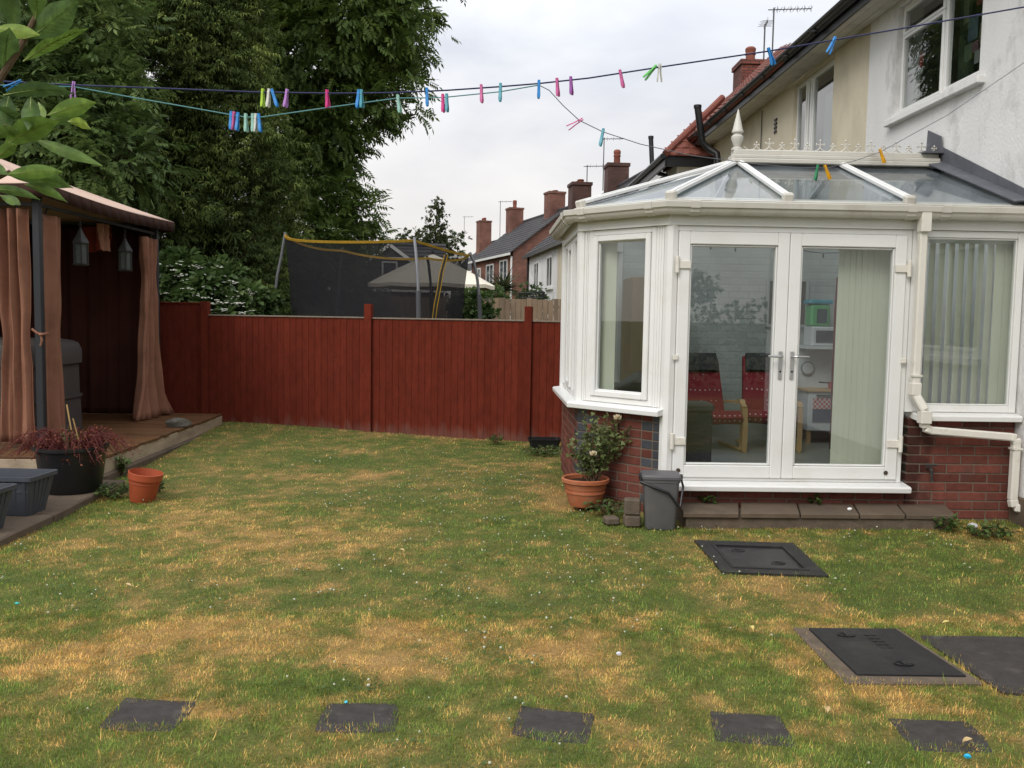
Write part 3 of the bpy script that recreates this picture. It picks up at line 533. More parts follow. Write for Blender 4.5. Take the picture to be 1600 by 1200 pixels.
MB().slab([(3.84, 20.2, slope_z(3.84, 45)), (3.84, 11.9, slope_z(3.84, 45)), (7.5, 24.0, slope_z(7.5, 45)), (7.5, 26, slope_z(7.5, 45)), (3.84, 26, slope_z(3.84, 45))], .08).build('roof', m_redtile, ch)
tiled('roof_tiles', (3.83, 20.3, slope_z(3.83, 45)+.02), (0, -1, 0), (1, 0, 1), 17, 28, .30, .30, m_redtile, ch, taper=2.35)
# hipped rear wing
wx, wy, wz = 3.36, 17.0, 4.66
MB().box(3.62, 4.6, 17.25, 24.4, 0, 4.62).build('wing_wall', m_render, ch); MB().box(3.40, 4.279, 17.04, 17.25, 4.58, 4.62).build('wing_soffit', m_soffit, ch)
MB().box(3.36, 4.275, 17.0, 17.035, 4.53, 4.72).build('wing_fascia', m_black, ch); MB().box(3.33, 3.37, 17.0, 25.0, 4.53, 4.72).build('wing_fascia', m_black, ch); MB().tube([(3.29, 16.97, 4.72), (3.29, 25, 4.72)], .055, 8).build('wing_gutter', m_black, ch)
MB().slab([(wx, wy, wz+.06), (4.9, wy, wz+.06), (4.9, wy+1.54, wz+1.60)], .05).build('wing_roof', m_redtile, ch)
MB().slab([(wx, 25, wz+.06), (wx, wy, wz+.06), (4.9, wy+1.54, wz+1.60), (4.9, 25, wz+1.60)], .05).build('wing_roof', m_redtile, ch)
for c in range(7):
    s = c*.15; x0 = wx+s-.02; n = max(1, int((4.6-x0)/.2)); V = []; F = []
    for k in range(n*4+1):
        h = .022*(.5+.5*math.sin(math.pi*k/2)); x = x0+k*.05; V += [(x, wy+s-.04, wz+s+.07), (x, wy+s-.04-h*.7, wz+s+.10+h*.7), (x, wy+s+.13, wz+s+.25)]
    for k in range(n*4): i = k*3; F += [(i, i+3, i+4, i+1), (i+1, i+4, i+5, i+2)]
    MB().add(V, F).build('tile_course', m_redtile, ch)
MB().tube([(wx-.03, wy-.05, wz+.10), (4.75, wy+1.36, wz+1.52)], .07, 8).build('hip_tiles', m_redtile, ch)
def soil_pipe(name, label, pts, m, r=.055): tag(MB().tube(pts, r, 10).tube([Vector(pts[0])-Vector((0, 0, .02)), Vector(pts[0])+Vector((0, 0, .03))], r*1.15, 10).build(name, m, smooth=True), label, 'pipe')
soil_pipe('soil_pipe', 'thick black vent pipe standing above the cream house gutter', [at(1090, 167, 15.8), at(1097, 222, 15.8), at(1108, 233, 15.8), at(1120, 240, 15.7), at(1123, 262, 15.7), at(1124, 520, 15.6)], m_black, .062)
soil_pipe('vent_pipe', 'thin grey vent pipe with pale cap at the wing gutter', [at(1017, 215, 18.3), at(1019, 262, 18.3), at(1030, 271, 18.2), at(1046, 276, 18.2), at(1050, 420, 18.2)], m_postmetal, .05)
# chimneys and aerials
def chimney(parent, c, wx_, wy_, z0, z1, m, pots=((0, .45),), world=True):
    s = MB().box(c[0]-wx_/2, c[0]+wx_/2, c[1]-wy_/2, c[1]+wy_/2, z0, z1-.12); s.box(c[0]-wx_/2-.04, c[0]+wx_/2+.04, c[1]-wy_/2-.04, c[1]+wy_/2+.04, z1-.12, z1); s = s.build('chimney', m, parent, world=world)
    for dx, h in pots:
        p = MB().lathe([(.13, 0), (.12, h*.5), (.14, h*.55), (.14, h*.62), (.12, h*.66), (.14, h*.8), (.14, h*.9), (.10, h), (.09, h)], (c[0]+dx, c[1], z1), 12).build('chimney_pot', m_pot, s, world=world, smooth=True)
    return s
chimney(ch, (6.93, 23.3), 1.05, .8, 5.5, 8.30, m_chimbrick, ((-.2, .42), (.1, .06), (.32, .06)))
def aerial(label, base, h, d, n, L):
    a = thing('tv_aerial', label, 'aerial', base); b = Vector(base); d = Vector(d).normalized(); s = d.cross(Vector((0, 0, 1)))
    MB().tube([b, b+Vector((0, 0, h))], .02, 6).build('mast', m_mast, a); t = b+Vector((0, 0, h-.05)); m = MB().tube([t-d*.15, t+d*L], .014, 5)
    for k in range(n): q = t+d*(L*k/(n-1)); m.tube([q-s*.14, q+s*.14], .006, 4).tube([q-Vector((0, 0, .09)), q+Vector((0, 0, .09))], .006, 4) if k % 2 else m.tube([q-s*.18, q+s*.18], .006, 4)
    m.build('boom', m_mast, a); return a
p = at(1206, 102, 23.3); aerial('tall aerial with long boom pointing right above the red chimney', p, at(1206, 12, 23.3).z-p.z, (1, -.1, .02), 12, .95)
p = at(1193, 100, 23.5); aerial('small aerial with stacked bars beside the red chimney', p, at(1193, 38, 23.5).z-p.z, (-.15, -1, 0), 6, .45)
# ---- far houses
def house(name, label, o, rz, L, Wd, eave, rise, mw, mr, wins=(), over=.25, cat='house'):
    h = thing(name, label, cat, (o[0], o[1], -.05), rz); v = [(0, 0), (Wd, 0), (Wd, eave), (Wd/2, eave+rise), (0, eave)]
    MB().add([(x, y, z) for x in (0, L) for y, z in v], [(0, 1, 2, 3, 4), (9, 8, 7, 6, 5)]+[(i, (i+1) % 5, 5+(i+1) % 5, 5+i) for i in range(5)]).build('wall', mw, h, world=False)
    sl = math.hypot(Wd/2, rise); rf = MB(); n = int((sl+over)/.32)
    for sg in (0, 1):
        for k in range(n):
            t0, t1 = -over+k*(sl+over)/n, -over+(k+1)*(sl+over)/n+.05; f = lambda t, q: ((t/sl*Wd/2 if sg == 0 else Wd-t/sl*Wd/2), eave+t/sl*rise+q)
            a, b = f(t0, .09), f(t1, .05); a2, b2 = f(t0, .02), f(t1, .0)
            rf.hull8([(-.12, *a2), (L+.12, *a2), (L+.12, *b2), (-.12, *b2)], [(-.12, *a), (L+.12, *a), (L+.12, *b), (-.12, *b)])
    rf.build('roof', mr, h, world=False); MB().tube([(-.12, Wd/2, eave+rise+.06), (L+.12, Wd/2, eave+rise+.06)], .11, 6).build('ridge_tiles', mr, h, world=False)
    MB().box(-.1, L+.1, -over*Wd/2/sl-.06, -over*Wd/2/sl+.0, eave-.24*rise/sl-.10, eave-.24*rise/sl+.03).build('gutter', m_upvc if mw is not m_render else m_black, h, world=False)
    for x0, x1, z0, z1 in wins:
        fr = ring((0, 0), (1, 0), x0, x1, z0, z1, .08, .04, -.02); fr.wb((0, 0), (1, 0), (x0+x1)/2-.035, (x0+x1)/2+.035, z0+.08, z1-.08, .038, -.02); fr.wb((0, 0), (1, 0), x0-.08, x1+.08, z0-.08, z0-.002, .09, -.02)
        fr = fr.build('window', m_upvc, h, world=False); MB().wb((0, 0), (1, 0), x0+.08, x1-.08, z0+.08, z1-.08, .018, .004).build('pane', m_farglass, fr, world=False)
    return h
h1 = house('terraced_house', 'far white rendered house with dark roof just left of the conservatory', (1.72, 38.5), R(-83.5), 10.2, 5.2, 4.45, 2.15, m_render, m_darktile, [(1.5, 2.7, 2.75, 3.95), (4.5, 5.7, 2.8, 4.0), (8.5, 9.6, 2.9, 4.05)])
MB().box(6.6, 10.21, -.012, 0, 0, 4.2).build('cream_paint', m_cream, h1, world=False); MB().tube([(.06, -.05, .0), (.06, -.05, 4.3)], .05, 6).build('downpipe', m_black, h1, world=False)
chimney(h1, (3.4, 1.45), .9, .75, 4.8, 7.0, m_darkbrick, ((-.15, .12), (.15, .14)), world=False)
h2 = house('brick_house', 'far red brick house with gable wall and dark tiled roof', (-1.15, 57), R(-74.3), 9.0, 6.2, 5.3, 2.4, m_farbrick, m_darktile, [(1.0, 2.3, 3.3, 4.7), (3.6, 5.2, 3.3, 4.8), (6.5, 8.0, 3.3, 4.9)])
MB().tube([(8.9, -.06, 0), (8.9, -.06, 5.0)], .06, 6).build('downpipe', m_upvc, h2, world=False)
for w_ in ((1.0, 2.4, .9, 2.3), (5.8, 8.2, .9, 2.2)):
    fr = ring((0, 0), (1, 0), w_[0], w_[1], w_[2], w_[3], .08, .04, -.02).build('window', m_upvc, h2, world=False); MB().wb((0, 0), (1, 0), w_[0]+.08, w_[1]-.08, w_[2]+.08, w_[3]-.08, .018, .004).build('pane', m_farglass, fr, world=False)
chimney(h2, (7.2, 3.0), .95, .95, 6.2, 8.85, m_farbrick, ((-.1, .12), (.15, .1)), world=False); chimney(h2, (.8, 2.6), .9, .9, 6.2, 8.65, m_farbrick, ((0, .5),), world=False)
h3 = house('distant_house', 'distant brick house end with dark roof beyond the brick house', (-3.3, 76), R(-72), 9, 6.5, 5.4, 2.6, m_farbrick, m_darktile, [(2, 3.4, 3.3, 4.7), (5.5, 7, 3.3, 4.7)])
chimney(h3, (3.2, 1.9), 1.0, 1.0, 6.0, 9.6, m_farbrick, ((-.2, .25), (.2, .25)), world=False)
h5 = house('end_terrace_house', 'dark roofed house between cream wing and far white house', (3.9, 36.0), R(-88), 8.5, 6, 4.7, 2.4, m_render, m_darktile, [(2, 3.2, 3.0, 4.2), (5.2, 6.5, 3.0, 4.2)])
chimney(h5, (2.0, .85), .9, .8, 4.9, 7.55, m_darkbrick, ((.05, .55),), world=False)
h4 = house('bungalow', 'grey roofed bungalow with white dormer seen through the trampoline net', (-7.8, 33), R(4), 6.1, 6, 2.75, 1.7, m_farbrick, m_darktile, [(.6, 2.0, 1.0, 2.3), (3.4, 5.0, 1.0, 2.3)])
dm = MB(); dm.add([(3.35, .35, 3.1), (4.75, .35, 3.1), (4.75, .35, 3.75), (4.05, .35, 4.25), (3.35, .35, 3.75), (3.35, 2.4, 3.1), (4.75, 2.4, 3.1), (4.75, 2.4, 3.75), (4.05, 2.4, 4.25), (3.35, 2.4, 3.75)], [(4, 3, 2, 1, 0), (0, 1, 6, 5), (1, 2, 7, 6), (2, 3, 8, 7), (3, 4, 9, 8), (4, 0, 5, 9)])
dm = dm.build('dormer', m_darktile, h4, world=False); MB().beam((3.15, .30, 3.66), (4.05, .30, 4.31), .08, .12).beam((4.05, .30, 4.31), (4.95, .30, 3.66), .08, .12).beam((3.35, .3, 3.80), (4.75, .3, 3.80), .06, .08).build('bargeboard', m_upvc, dm, world=False)
ring((0, .34), (1, .34), 3.75, 4.35, 3.12, 3.70, .07, .05, 0).build('dormer_window', m_upvc, dm, world=False)
for px, py, d, top in ((944, 268, 34.5, 215), (918, 300, 36, 258), (783, 340, 56, 314), (727, 356, 76, 338)):
    p = at(px-2, py+30, d); aerial({944: 'thin aerial on the dark chimney left of the vent pipe', 918: 'aerial on the chimney of the far white house', 783: 'aerial on the brick house chimney with tall pot', 727: 'aerial on the most distant chimney'}[px], p, at(px, top, d).z-p.z, (1 if px != 918 else .9, .1, .05), 7, .75)
# ================================================================== RED FENCE
FA, FB = Vector((-7.4, 12.72)), Vector((1.72, 10.98)); FD = (FB-FA); FL = FD.length; FD /= FL; FN = Vector((FD.y, -FD.x))
def fpt(px):  # distance along the fence of a photo column
    d = at(px, 560, 1); t = ((FA.y*d.x-FA.x*1)/(FD.x-FD.y*d.x)); return t
fence = thing('red_fence', 'long red-brown painted board fence with raised posts across the end of the lawn', 'fence', (-2.5, 11.8, 0))
posts = [fpt(p) for p in (322, 576, 825)]; posts = [posts[0]-(posts[1]-posts[0])]+posts+[posts[2]+(posts[2]-posts[1])]
def fz(u): p = FA+FD*u; return float(lawn_z(np.array(p.x), np.array(p.y)))
for u in posts:
    if u > FL+.3: continue
    p = FA+FD*u; m = MB(); a = (p.x, p.y); b = (p.x+FD.x, p.y+FD.y); m.wb(a, b, -.048, .048, -.1, 1.73 if u > posts[1]-.1 else 1.80, .055, -.045); m.build('post', m_fence, fence, bevel=.004)
_fb = {}
for k in range(len(posts)-1):
    u0, u1 = posts[k]+.05, min(posts[k+1]-.05, FL); n = int((u1-u0)/.087); wd = (u1-u0)/n; top = 1.70 if k == 0 else 1.545-.004*k
    for z in (.35, .95, 1.42): MB().wb((FA.x, FA.y), (FB.x, FB.y), u0, u1, z, z+.06, -.022, -.06).build('rail', m_fence, fence)
    MB().wb((FA.x, FA.y), (FB.x, FB.y), u0, u1, top, top+.02, .024, -.03).build('capping_rail', m_fence_bare if k else m_fence, fence, bevel=.003)
    for i in range(n):
        key = round(wd, 3)
        if key not in _fb:
            h = .725; mb = MB().add([(0, 0, -h), (wd+.012, -.0, -h), (wd+.012, -.013, -h), (0, -.006, -h), (0, 0, h), (wd+.012, 0, h), (wd+.012, -.013, h), (0, -.006, h)], [(3, 2, 1, 0), (4, 5, 6, 7), (0, 1, 5, 4), (1, 2, 6, 5), (2, 3, 7, 6), (3, 0, 4, 7)])
            _fb[key] = mb.mesh('board'); _fb[key].materials.append(m_fence)
        u = u0+i*wd; p = FA+FD*u; zb = fz(u)-.01+random.uniform(-.012, .012); o = link('board', _fb[key], fence)
        o.matrix_basis = Matrix.Translation((p.x+FN.x*random.uniform(-.002, .003), p.y+FN.y*.0, (zb+top)/2)) @ Matrix.Rotation(math.atan2(FD.y, FD.x)+random.uniform(-.012, .012), 4, 'Z') @ Matrix.Diagonal((1, 1, (top-zb)/1.45, 1))
    MB().wb((FA.x, FA.y), (FB.x, FB.y), u0, u1, fz(u0)-.08, fz(u0)+.05, -.006, -.03).build('gravel_board', m_fence, fence)
# ================================================================== FOLIAGE TOOLS
def rotmats(d, roll):
    """frames whose x axis is d, rolled about it"""
    d = d/np.linalg.norm(d, axis=1, keepdims=True); up = np.where(np.abs(d[:, 2:3]) > .95, np.array([[1., 0, 0]]), np.array([[0, 0, 1.]]))
    y = np.cross(up, d); y /= np.linalg.norm(y, axis=1, keepdims=True); z = np.cross(d, y); c, s = np.cos(roll)[:, None], np.sin(roll)[:, None]
    return np.stack([d, y*c+z*s, z*c-y*s], 2)
def stamp(tv, tf, pos, d, roll, scale, tint, ttint=None):
    """copies of a template of triangles at many places"""
    n, k = len(pos), len(tv); M = rotmats(d, roll); V = np.einsum('nij,kj->nki', M, tv)*scale[:, None, None]+pos[:, None]
    F = (tf[None]+(np.arange(n)*k)[:, None, None]).reshape(-1, 3); t = np.repeat(tint, k)
    if ttint is not None: t = t+np.tile(ttint, n)
    return V.reshape(-1, 3), F, np.clip(t, 0, 1)
def tpl(tris): v = np.array([p for t in tris for p in t], float); return v, np.arange(len(v)).reshape(-1, 3)
def leaf2(b, dr, L, wd, droop=0):
    """one leaf as two triangles, slightly folded"""
    b = np.array(b, float); dr = np.array(dr, float); dr /= np.linalg.norm(dr); s = np.cross(dr, [0, 0, 1.]); ns = np.linalg.norm(s); s = s/ns if ns > 1e-3 else np.array([0, 1., 0])
    t = b+dr*L+np.array([0, 0, -droop*L]); m = b+dr*L*.45+np.array([0, 0, -.12*wd]); return [(b, m+s*wd/2, t), (b, t, m-s*wd/2)]
def frond(seed):
    """spray: fingers arching out from a stalk and hanging at the tips, no two alike"""
    T = []; q = random.Random(seed)
    for k in range(9):
        a = R(-95+190*k/8+q.uniform(-16, 16)); c, s = math.cos(a), math.sin(a); L = (.70+.25*c)*q.uniform(.55, 1.2); b = np.array([.10*c+q.uniform(0, .25), .10*s, 0]); h = q.uniform(-.10, .12); m = b+np.array([.45*c*L+.05, .52*s*L, h]); t = m+np.array([.20*c*L+.05, .17*s*L, -q.uniform(.12, .50)]); w = np.array([-s, c, q.uniform(-.4, .4)])*.050
        T += [(b-w*.6, b+w*.6, m+w), (b-w*.6, m+w, m-w), (m-w, m+w, t)]
    return T
def pinnate(n=4):
    T = []
    for k in range(n):
        for sg in (-1, 1): T += leaf2((.2+.6*k/n, 0, -.05*k), (.45, sg*.9, -.25), .36, .15, .25)
    return T+leaf2((.8, 0, -.2), (1, 0, -.4), .4, .16, .2)
def tuft(n=7, L=.5, wd=.26):
    T = []
    for k in range(n):
        a = 2.4*k; e = -.3+.25*k; T += leaf2((.05*k, 0, 0), (math.cos(e), math.sin(a)*.8, math.cos(a)*.8), L*(1-.04*k), wd, .2)
    return T
def sphere_dirs(n): v = rng.normal(size=(n, 3)); return v/np.linalg.norm(v, axis=1, keepdims=True)
def lobes_points(lobes, n, shell=.55, gap=.0, gs=1.2):
    """points through a set of ellipsoids (x,y,z,rx,ry,rz), denser to the outside, thinned in 3-D clumps"""
    w = np.array([l[3]*l[4]*l[5] for l in lobes])**.75; idx = rng.choice(len(lobes), n*2, p=w/w.sum()); Lb = np.array(lobes)[idx]; d = sphere_dirs(n*2)
    r = shell+(1-shell)*rng.random(n*2)**.6; P = Lb[:, :3]+d*Lb[:, 3:]*r[:, None]*(1+.16*rng.normal(size=(n*2, 1)))
    q = fbm(P[:, 0]+P[:, 2]*.7, P[:, 1]-P[:, 2]*.6, gs, 60, 3); k = q > gap; return P[k][:n], d[k][:n]
def tree(name, label, base, lobes, n, mt, template, size, trunk_r=.18, cat='tree', gap=.42, gs=1.2, group=None, droop=.25, forks=True, shell=.5):
    t = thing(name, label, cat, base, 0, group); b = Vector(base); tm = MB(); top = max(lobes, key=lambda l: l[2]); k1 = Vector((b.x+(top[0]-b.x)*.3, b.y+(top[1]-b.y)*.3, (b.z+top[2])*.45))
    tm.tube([b-Vector((0, 0, .1)), b+Vector((0, 0, .4)), k1, Vector(top[:3])], [trunk_r*1.4, trunk_r, trunk_r*.75, trunk_r*.15], 8)
    if forks:
        for l in lobes:
            c = Vector(l[:3]); f = .35+.4*random.random(); s0 = b.lerp(k1, 1)*(1-f*.5)+Vector(top[:3])*(f*.5); s0 = k1.lerp(Vector(top[:3]), max(0, min(.8, (c.z-k1.z)/(max(.3, top[2]-k1.z))-.25)))
            tm.tube([s0, s0.lerp(c, .5)+Vector((0, 0, .15)), c], [trunk_r*.4, trunk_r*.25, .02], 6)
            for j in range(5):
                e = c+Vector(sphere_dirs(1)[0])*min(l[3:])*.85; tm.tube([c.lerp(s0, .3), c.lerp(e, .5), e], [.03, .02, .006], 4)
    tm.build('trunk', m_bark, t, smooth=True)
    P, d = lobes_points(lobes, n, shell, gap, gs); dd = d+rng.normal(size=d.shape)*.5; dd[:, 2] -= droop
    tint = np.clip(.2+.7*fbm(P[:, 0]+P[:, 2], P[:, 1]+P[:, 2]*.8, .8, 30, 3)-.1+.25*rng.normal(size=len(P))*.6, 0, 1)
    tv, tf = tpl(template); V, F, tt = stamp(tv, tf, P, dd, rng.uniform(-.7, .7, len(P)), size*rng.uniform(.7, 1.25, len(P)), tint); npmesh('crown', V, F, mt, t, {'tint': tt}); return t
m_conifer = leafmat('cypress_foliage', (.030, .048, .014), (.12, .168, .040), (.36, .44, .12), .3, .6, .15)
m_ash = leafmat('ash_foliage', (.036, .062, .014), (.092, .148, .029), (.21, .285, .063), .4, .5, .25)
m_ashl = leafmat('pale_ash_foliage', (.04, .07, .021), (.10, .155, .041), (.21, .285, .087), .4, .5, .25)
m_bush = leafmat('bush_leaves', (.03, .058, .017), (.075, .125, .035), (.17, .235, .085), .35, .45, .3)
m_fartree = leafmat('far_foliage', (.035, .05, .022), (.07, .09, .035), (.12, .14, .06), .3, .6, .2)
# ---- big cypress
def cypress(base, H, Rf, nb):
    t = thing('cypress_tree', 'huge dark cypress tree with drooping feathery sprays behind the fence', 'tree', base); b = np.array(base)
    MB().tube([(b[0], b[1], -.1), (b[0], b[1], 2), (b[0]+.1, b[1], H*.9)], [.32, .25, .03], 10).build('trunk', m_bark, t)
    bm_ = MB(); pos = []; dirs = []; tn = []; sz = []
    for i in range(nb):
        z = H*(rng.random()**1.15)*.97+.1; a = rng.uniform(0, 2*math.pi); r = Rf(z/H)*((.78+.30*rng.random()) if i % 4 else rng.uniform(.25, .75))*(1+.13*math.sin(3*a+z*1.7)+.08*math.sin(7*a-z*2.3)); o = np.array([math.cos(a), math.sin(a), 0]); side = np.array([-o[1], o[0], 0])
        tip = b+o*r+np.array([0, 0, z]); bright = rng.normal()*.14+.45*(vnoise(a*2.2, z*1.1, 1, 13)-.5)
        if i % 3 == 0: bm_.tube([b+np.array([0, 0, z-.25*r]), tip-o*r*.25+np.array([0, 0, .06])], [.03, .008], 4)
        m = 16; s = rng.random(m); lat = rng.normal(size=m)*.24; dn = -np.abs(rng.normal(size=m))*.26
        p = tip[None]-o[None]*(s[:, None]*.55)+side[None]*lat[:, None]+np.array([0, 0, 1.])[None]*(dn+.10*s)[:, None]
        dd = o[None]*rng.uniform(.35, 1, (m, 1))+side[None]*(lat*2.2+rng.normal(size=m)*.3)[:, None]; dd[:, 2] = rng.uniform(-.7, .15, m)
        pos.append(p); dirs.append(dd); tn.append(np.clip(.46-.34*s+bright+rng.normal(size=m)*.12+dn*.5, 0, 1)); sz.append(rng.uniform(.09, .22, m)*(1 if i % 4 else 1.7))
    bm_.build('branches', m_bark, t, kind='stuff')
    pos, dirs, tn, sz = map(np.concatenate, (pos, dirs, tn, sz)); Vs, Fs, Ts, off = [], [], [], 0; var = rng.integers(0, 4, len(pos))
    for k in range(4):
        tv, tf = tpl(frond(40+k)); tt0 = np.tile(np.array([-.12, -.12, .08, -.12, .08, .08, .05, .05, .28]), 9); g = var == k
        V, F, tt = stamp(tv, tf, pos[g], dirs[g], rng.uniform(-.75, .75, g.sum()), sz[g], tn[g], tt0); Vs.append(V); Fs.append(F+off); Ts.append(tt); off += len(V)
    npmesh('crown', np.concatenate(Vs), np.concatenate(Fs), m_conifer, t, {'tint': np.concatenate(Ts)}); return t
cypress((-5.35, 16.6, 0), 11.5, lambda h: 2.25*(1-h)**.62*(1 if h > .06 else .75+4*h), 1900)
# ---- broadleaf trees behind it (crown lobes surveyed against the photograph)
def lob(px, py, d, r, rz=None): p = at(px, py, d); return (p.x, p.y, p.z, r, r, rz or r*.85)
tree('ash_tree', 'tall dark ash tree reaching out to the right behind the cypress', (-5.6, 21.5, 0),
     [lob(430, -120, 21.5, 2.4), lob(560, -40, 21, 1.9), lob(520, 60, 20.5, 1.8), lob(600, 30, 20.5, 1.25), lob(655, 10, 20.8, .62, .5), lob(630, 70, 20.6, .75, .6), lob(610, 140, 20.5, .75), lob(645, 178, 20.6, .32, .22), lob(560, 160, 20.2, 1.0), lob(520, 205, 20, .95), lob(470, 120, 20.5, 1.6), lob(480, 235, 20, 1.1),
      lob(300, -60, 21, 2.6), lob(545, 245, 20.4, .42), lob(520, 300, 19.5, .62), lob(565, 330, 19.5, .48, .42), lob(490, 340, 19.3, .9), lob(575, 375, 19.6, .42, .3), lob(540, 360, 19.2, .5), lob(640, -50, 20.8, .9), lob(440, 300, 19.5, 1.2)], 15000, m_ash, pinnate(), .34, .28, gap=.40)
tree('drooping_ash_tree', 'lighter green drooping tree behind the gazebo at the far left', (-9.3, 15.2, 0),
     [lob(60, 60, 14.5, 1.5), lob(150, 40, 14.2, .62), lob(120, 150, 14, 1.0), lob(20, 180, 13.8, 1.4), lob(165, 200, 13.6, .62), lob(90, 250, 13.5, 1.1), lob(180, 270, 13.4, .8), lob(-60, 90, 14.5, 1.8), lob(90, 110, 14.2, .9)], 6500, m_ashl, pinnate(), .30, .2, gap=.41)
tree('woodland_tree', 'dark broadleaf tree filling the top left corner behind the others', (-13, 23, 0), [lob(40, -60, 23, 2.6), lob(-40, 100, 23, 3), lob(120, 60, 23.5, 1.6), lob(160, -60, 23.5, 2.2), lob(60, 230, 22.5, 2.6), lob(220, 240, 21.5, 1.8)], 5200, m_ash, tuft(), .5, .3, gap=.40)
tree('hedgerow_tree', 'dark leafy growth between the cypress and the trampoline', (-4.5, 19.5, 0), [lob(470, 400, 19, 1.15), lob(400, 420, 18.7, 1.2), lob(520, 430, 19.2, .9), lob(350, 440, 18.5, 1.0), lob(480, 465, 18.8, 1.0)], 3000, m_ash, pinnate(), .34, .1, gap=.35)
# ---- flowering bush beyond the fence
BLB = [lob(288, 438, 13.4, .42), lob(335, 450, 13.4, .42), lob(375, 470, 13.3, .30), lob(310, 485, 13.2, .5), lob(262, 450, 13.5, .45), lob(355, 500, 13.2, .45), lob(400, 492, 13.4, .22), lob(276, 412, 13.5, .2), lob(420, 470, 13.5, .12)]
bs = tree('flowering_bush', 'leafy bush with flat white flower heads behind the left end of the fence', (-4.6, 13.9, 0), BLB, 2800, m_bush, tuft(5, .55, .34), .26, .05, 'bush', gap=.33, shell=.7)
m_bloom = mat('white_blossom', (.62, .62, .54), .8, .1, 20, 0); fm = MB()
for k in range(120):
    l = BLB[random.choice((0, 1, 2, 3, 3, 4, 5, 5))]; d = Vector((random.uniform(-1, 1), -random.uniform(.5, 1), random.uniform(-.1, .9))).normalized(); p = Vector((l[0]+d.x*l[3]*1.12, l[1]+d.y*l[4]*1.2, l[2]+d.z*l[5]*1.12))
    for j in range(5): q = p+Vector((random.uniform(-.05, .05), random.uniform(-.04, .04), random.uniform(-.01, .012))); fm.lathe([(.003, -.006), (.02, 0), (.012, .006)], q, 5)
fm.build('flower_heads', m_bloom, bs, kind='stuff')
# ---- far trees and plants
tree('far_poplar', 'slim young tree standing up against the sky left of the far chimneys', (-3.4, 52, 0), [lob(681, 345, 50, .62, .9), lob(678, 372, 50, .95), lob(683, 325, 50, .3, .7), lob(676, 390, 50, 1.0)], 700, m_fartree, tuft(6), .34, .08, gap=.3)
tree('far_tree', 'rounded far tree left of the slim young tree', (-5.2, 60, 0), [lob(650, 385, 58, 1.4, 1.0), lob(640, 400, 58, 1.5), lob(690, 395, 58, 1.5, 1.2), lob(712, 378, 58, .8), lob(600, 415, 58, 2.0), lob(660, 430, 58, 2.5)], 1500, m_fartree, tuft(6), .5, .12, gap=.3)
palm = thing('spiky_palm', 'small spiky palm with sword leaves beside the cream parasol', 'palm', (.35, 22.4, 0)); pc = at(786, 452, 22.4)
MB().tube([(pc.x, pc.y, -.05), (pc.x, pc.y, pc.z)], [.10, .08], 8).build('trunk', m_bark, palm)
n = 170; d = sphere_dirs(n); d[:, 2] = np.abs(d[:, 2])*.9-.25; tv, tf = tpl([((0, -.035, 0), (0, .035, 0), (.5, .04, -.03)), ((0, -.035, 0), (.5, .04, -.03), (.5, -.04, -.03)), ((.5, -.04, -.03), (.5, .04, -.03), (1, 0, -.18))])
V, F, tt = stamp(tv, tf, np.tile(np.array(pc), (n, 1)), d, rng.uniform(-.3, .3, n), rng.uniform(.45, .72, n), rng.random(n)); npmesh('leaves', V, F, m_fartree, palm, {'tint': tt})
for i, (px, py, d_, r, lb) in enumerate(((765, 470, 21, .45, 'low shrub below the spiky palm'), (830, 468, 26, .5, 'shrub in front of the far white house'), (735, 480, 16, .35, 'weeds between trampoline and brown fence'), (560, 470, 21, .7, 'dark shrub behind the trampoline net'))):
    p = at(px, py, d_); tree('shrub', lb, (p.x, p.y, 0), [lob(px, py, d_, r), lob(px+12, py+10, d_, r*.8), lob(px-14, py+12, d_, r*.7)], 420, m_bush, tuft(6), .22, .03, 'shrub', gap=.2)
# ================================================================== BEHIND THE FENCE: trampoline, parasol, brown fence
TC = Vector((-1.80, 14.3)); TR = 1.47
tr = thing('trampoline', 'round trampoline with black safety net and yellow top band behind the red fence', 'trampoline', (TC.x, TC.y, 0))
PA = [R(a) for a in (-62, 4, 62, 122, 180)]; tz = [2.70, 2.60, 2.62, 2.72, 2.86]
def rim(a):
    """height of the net's top band, sagging between poles"""
    a = (a-PA[0]) % (2*math.pi); bs_ = [(x-PA[0]) % (2*math.pi) for x in PA]+[2*math.pi]; zs = tz+[tz[0]]
    for k in range(5):
        if bs_[k] <= a <= bs_[k+1]+1e-6:
            f = (a-bs_[k])/(bs_[k+1]-bs_[k]); return zs[k]*(1-f)+zs[k+1]*f-.055*(bs_[k+1]-bs_[k])*4*f*(1-f)
    return zs[0]
for k, a in enumerate(PA):
    o = Vector((math.cos(a), math.sin(a))); f = lambda r, z: (TC.x+o.x*r, TC.y+o.y*r, z)
    pl = MB().tube([f(1.62, 0), f(1.64, .9), f(1.66, 1.6), f(1.64, 1.95)], .036, 10).build('pole', m_foam, tr, smooth=True); MB().tube([f(1.64, 1.95), f(1.61, 2.2), f(1.545, 2.5), f(1.48, tz[k]+.03)], .024, 8).build('pole_top', m_galv, pl, smooth=True)
m, t, Nn, Ll = nodes('fine_black_net'); o_ = Nn('ShaderNodeOutputMaterial'); a_ = Nn('ShaderNodeBsdfTransparent'); b_ = Nn('ShaderNodeBsdfDiffuse'); b_.inputs[0].default_value = (.028, .028, .031, 1); x_ = Nn('ShaderNodeMixShader'); x_.inputs[0].default_value = .66; Ll(a_.outputs[0], x_.inputs[1]); Ll(b_.outputs[0], x_.inputs[2]); Ll(x_.outputs[0], o_.inputs[0]); m_net = m
NA = 96; V = []; F = []; Vb = []; Fb = []
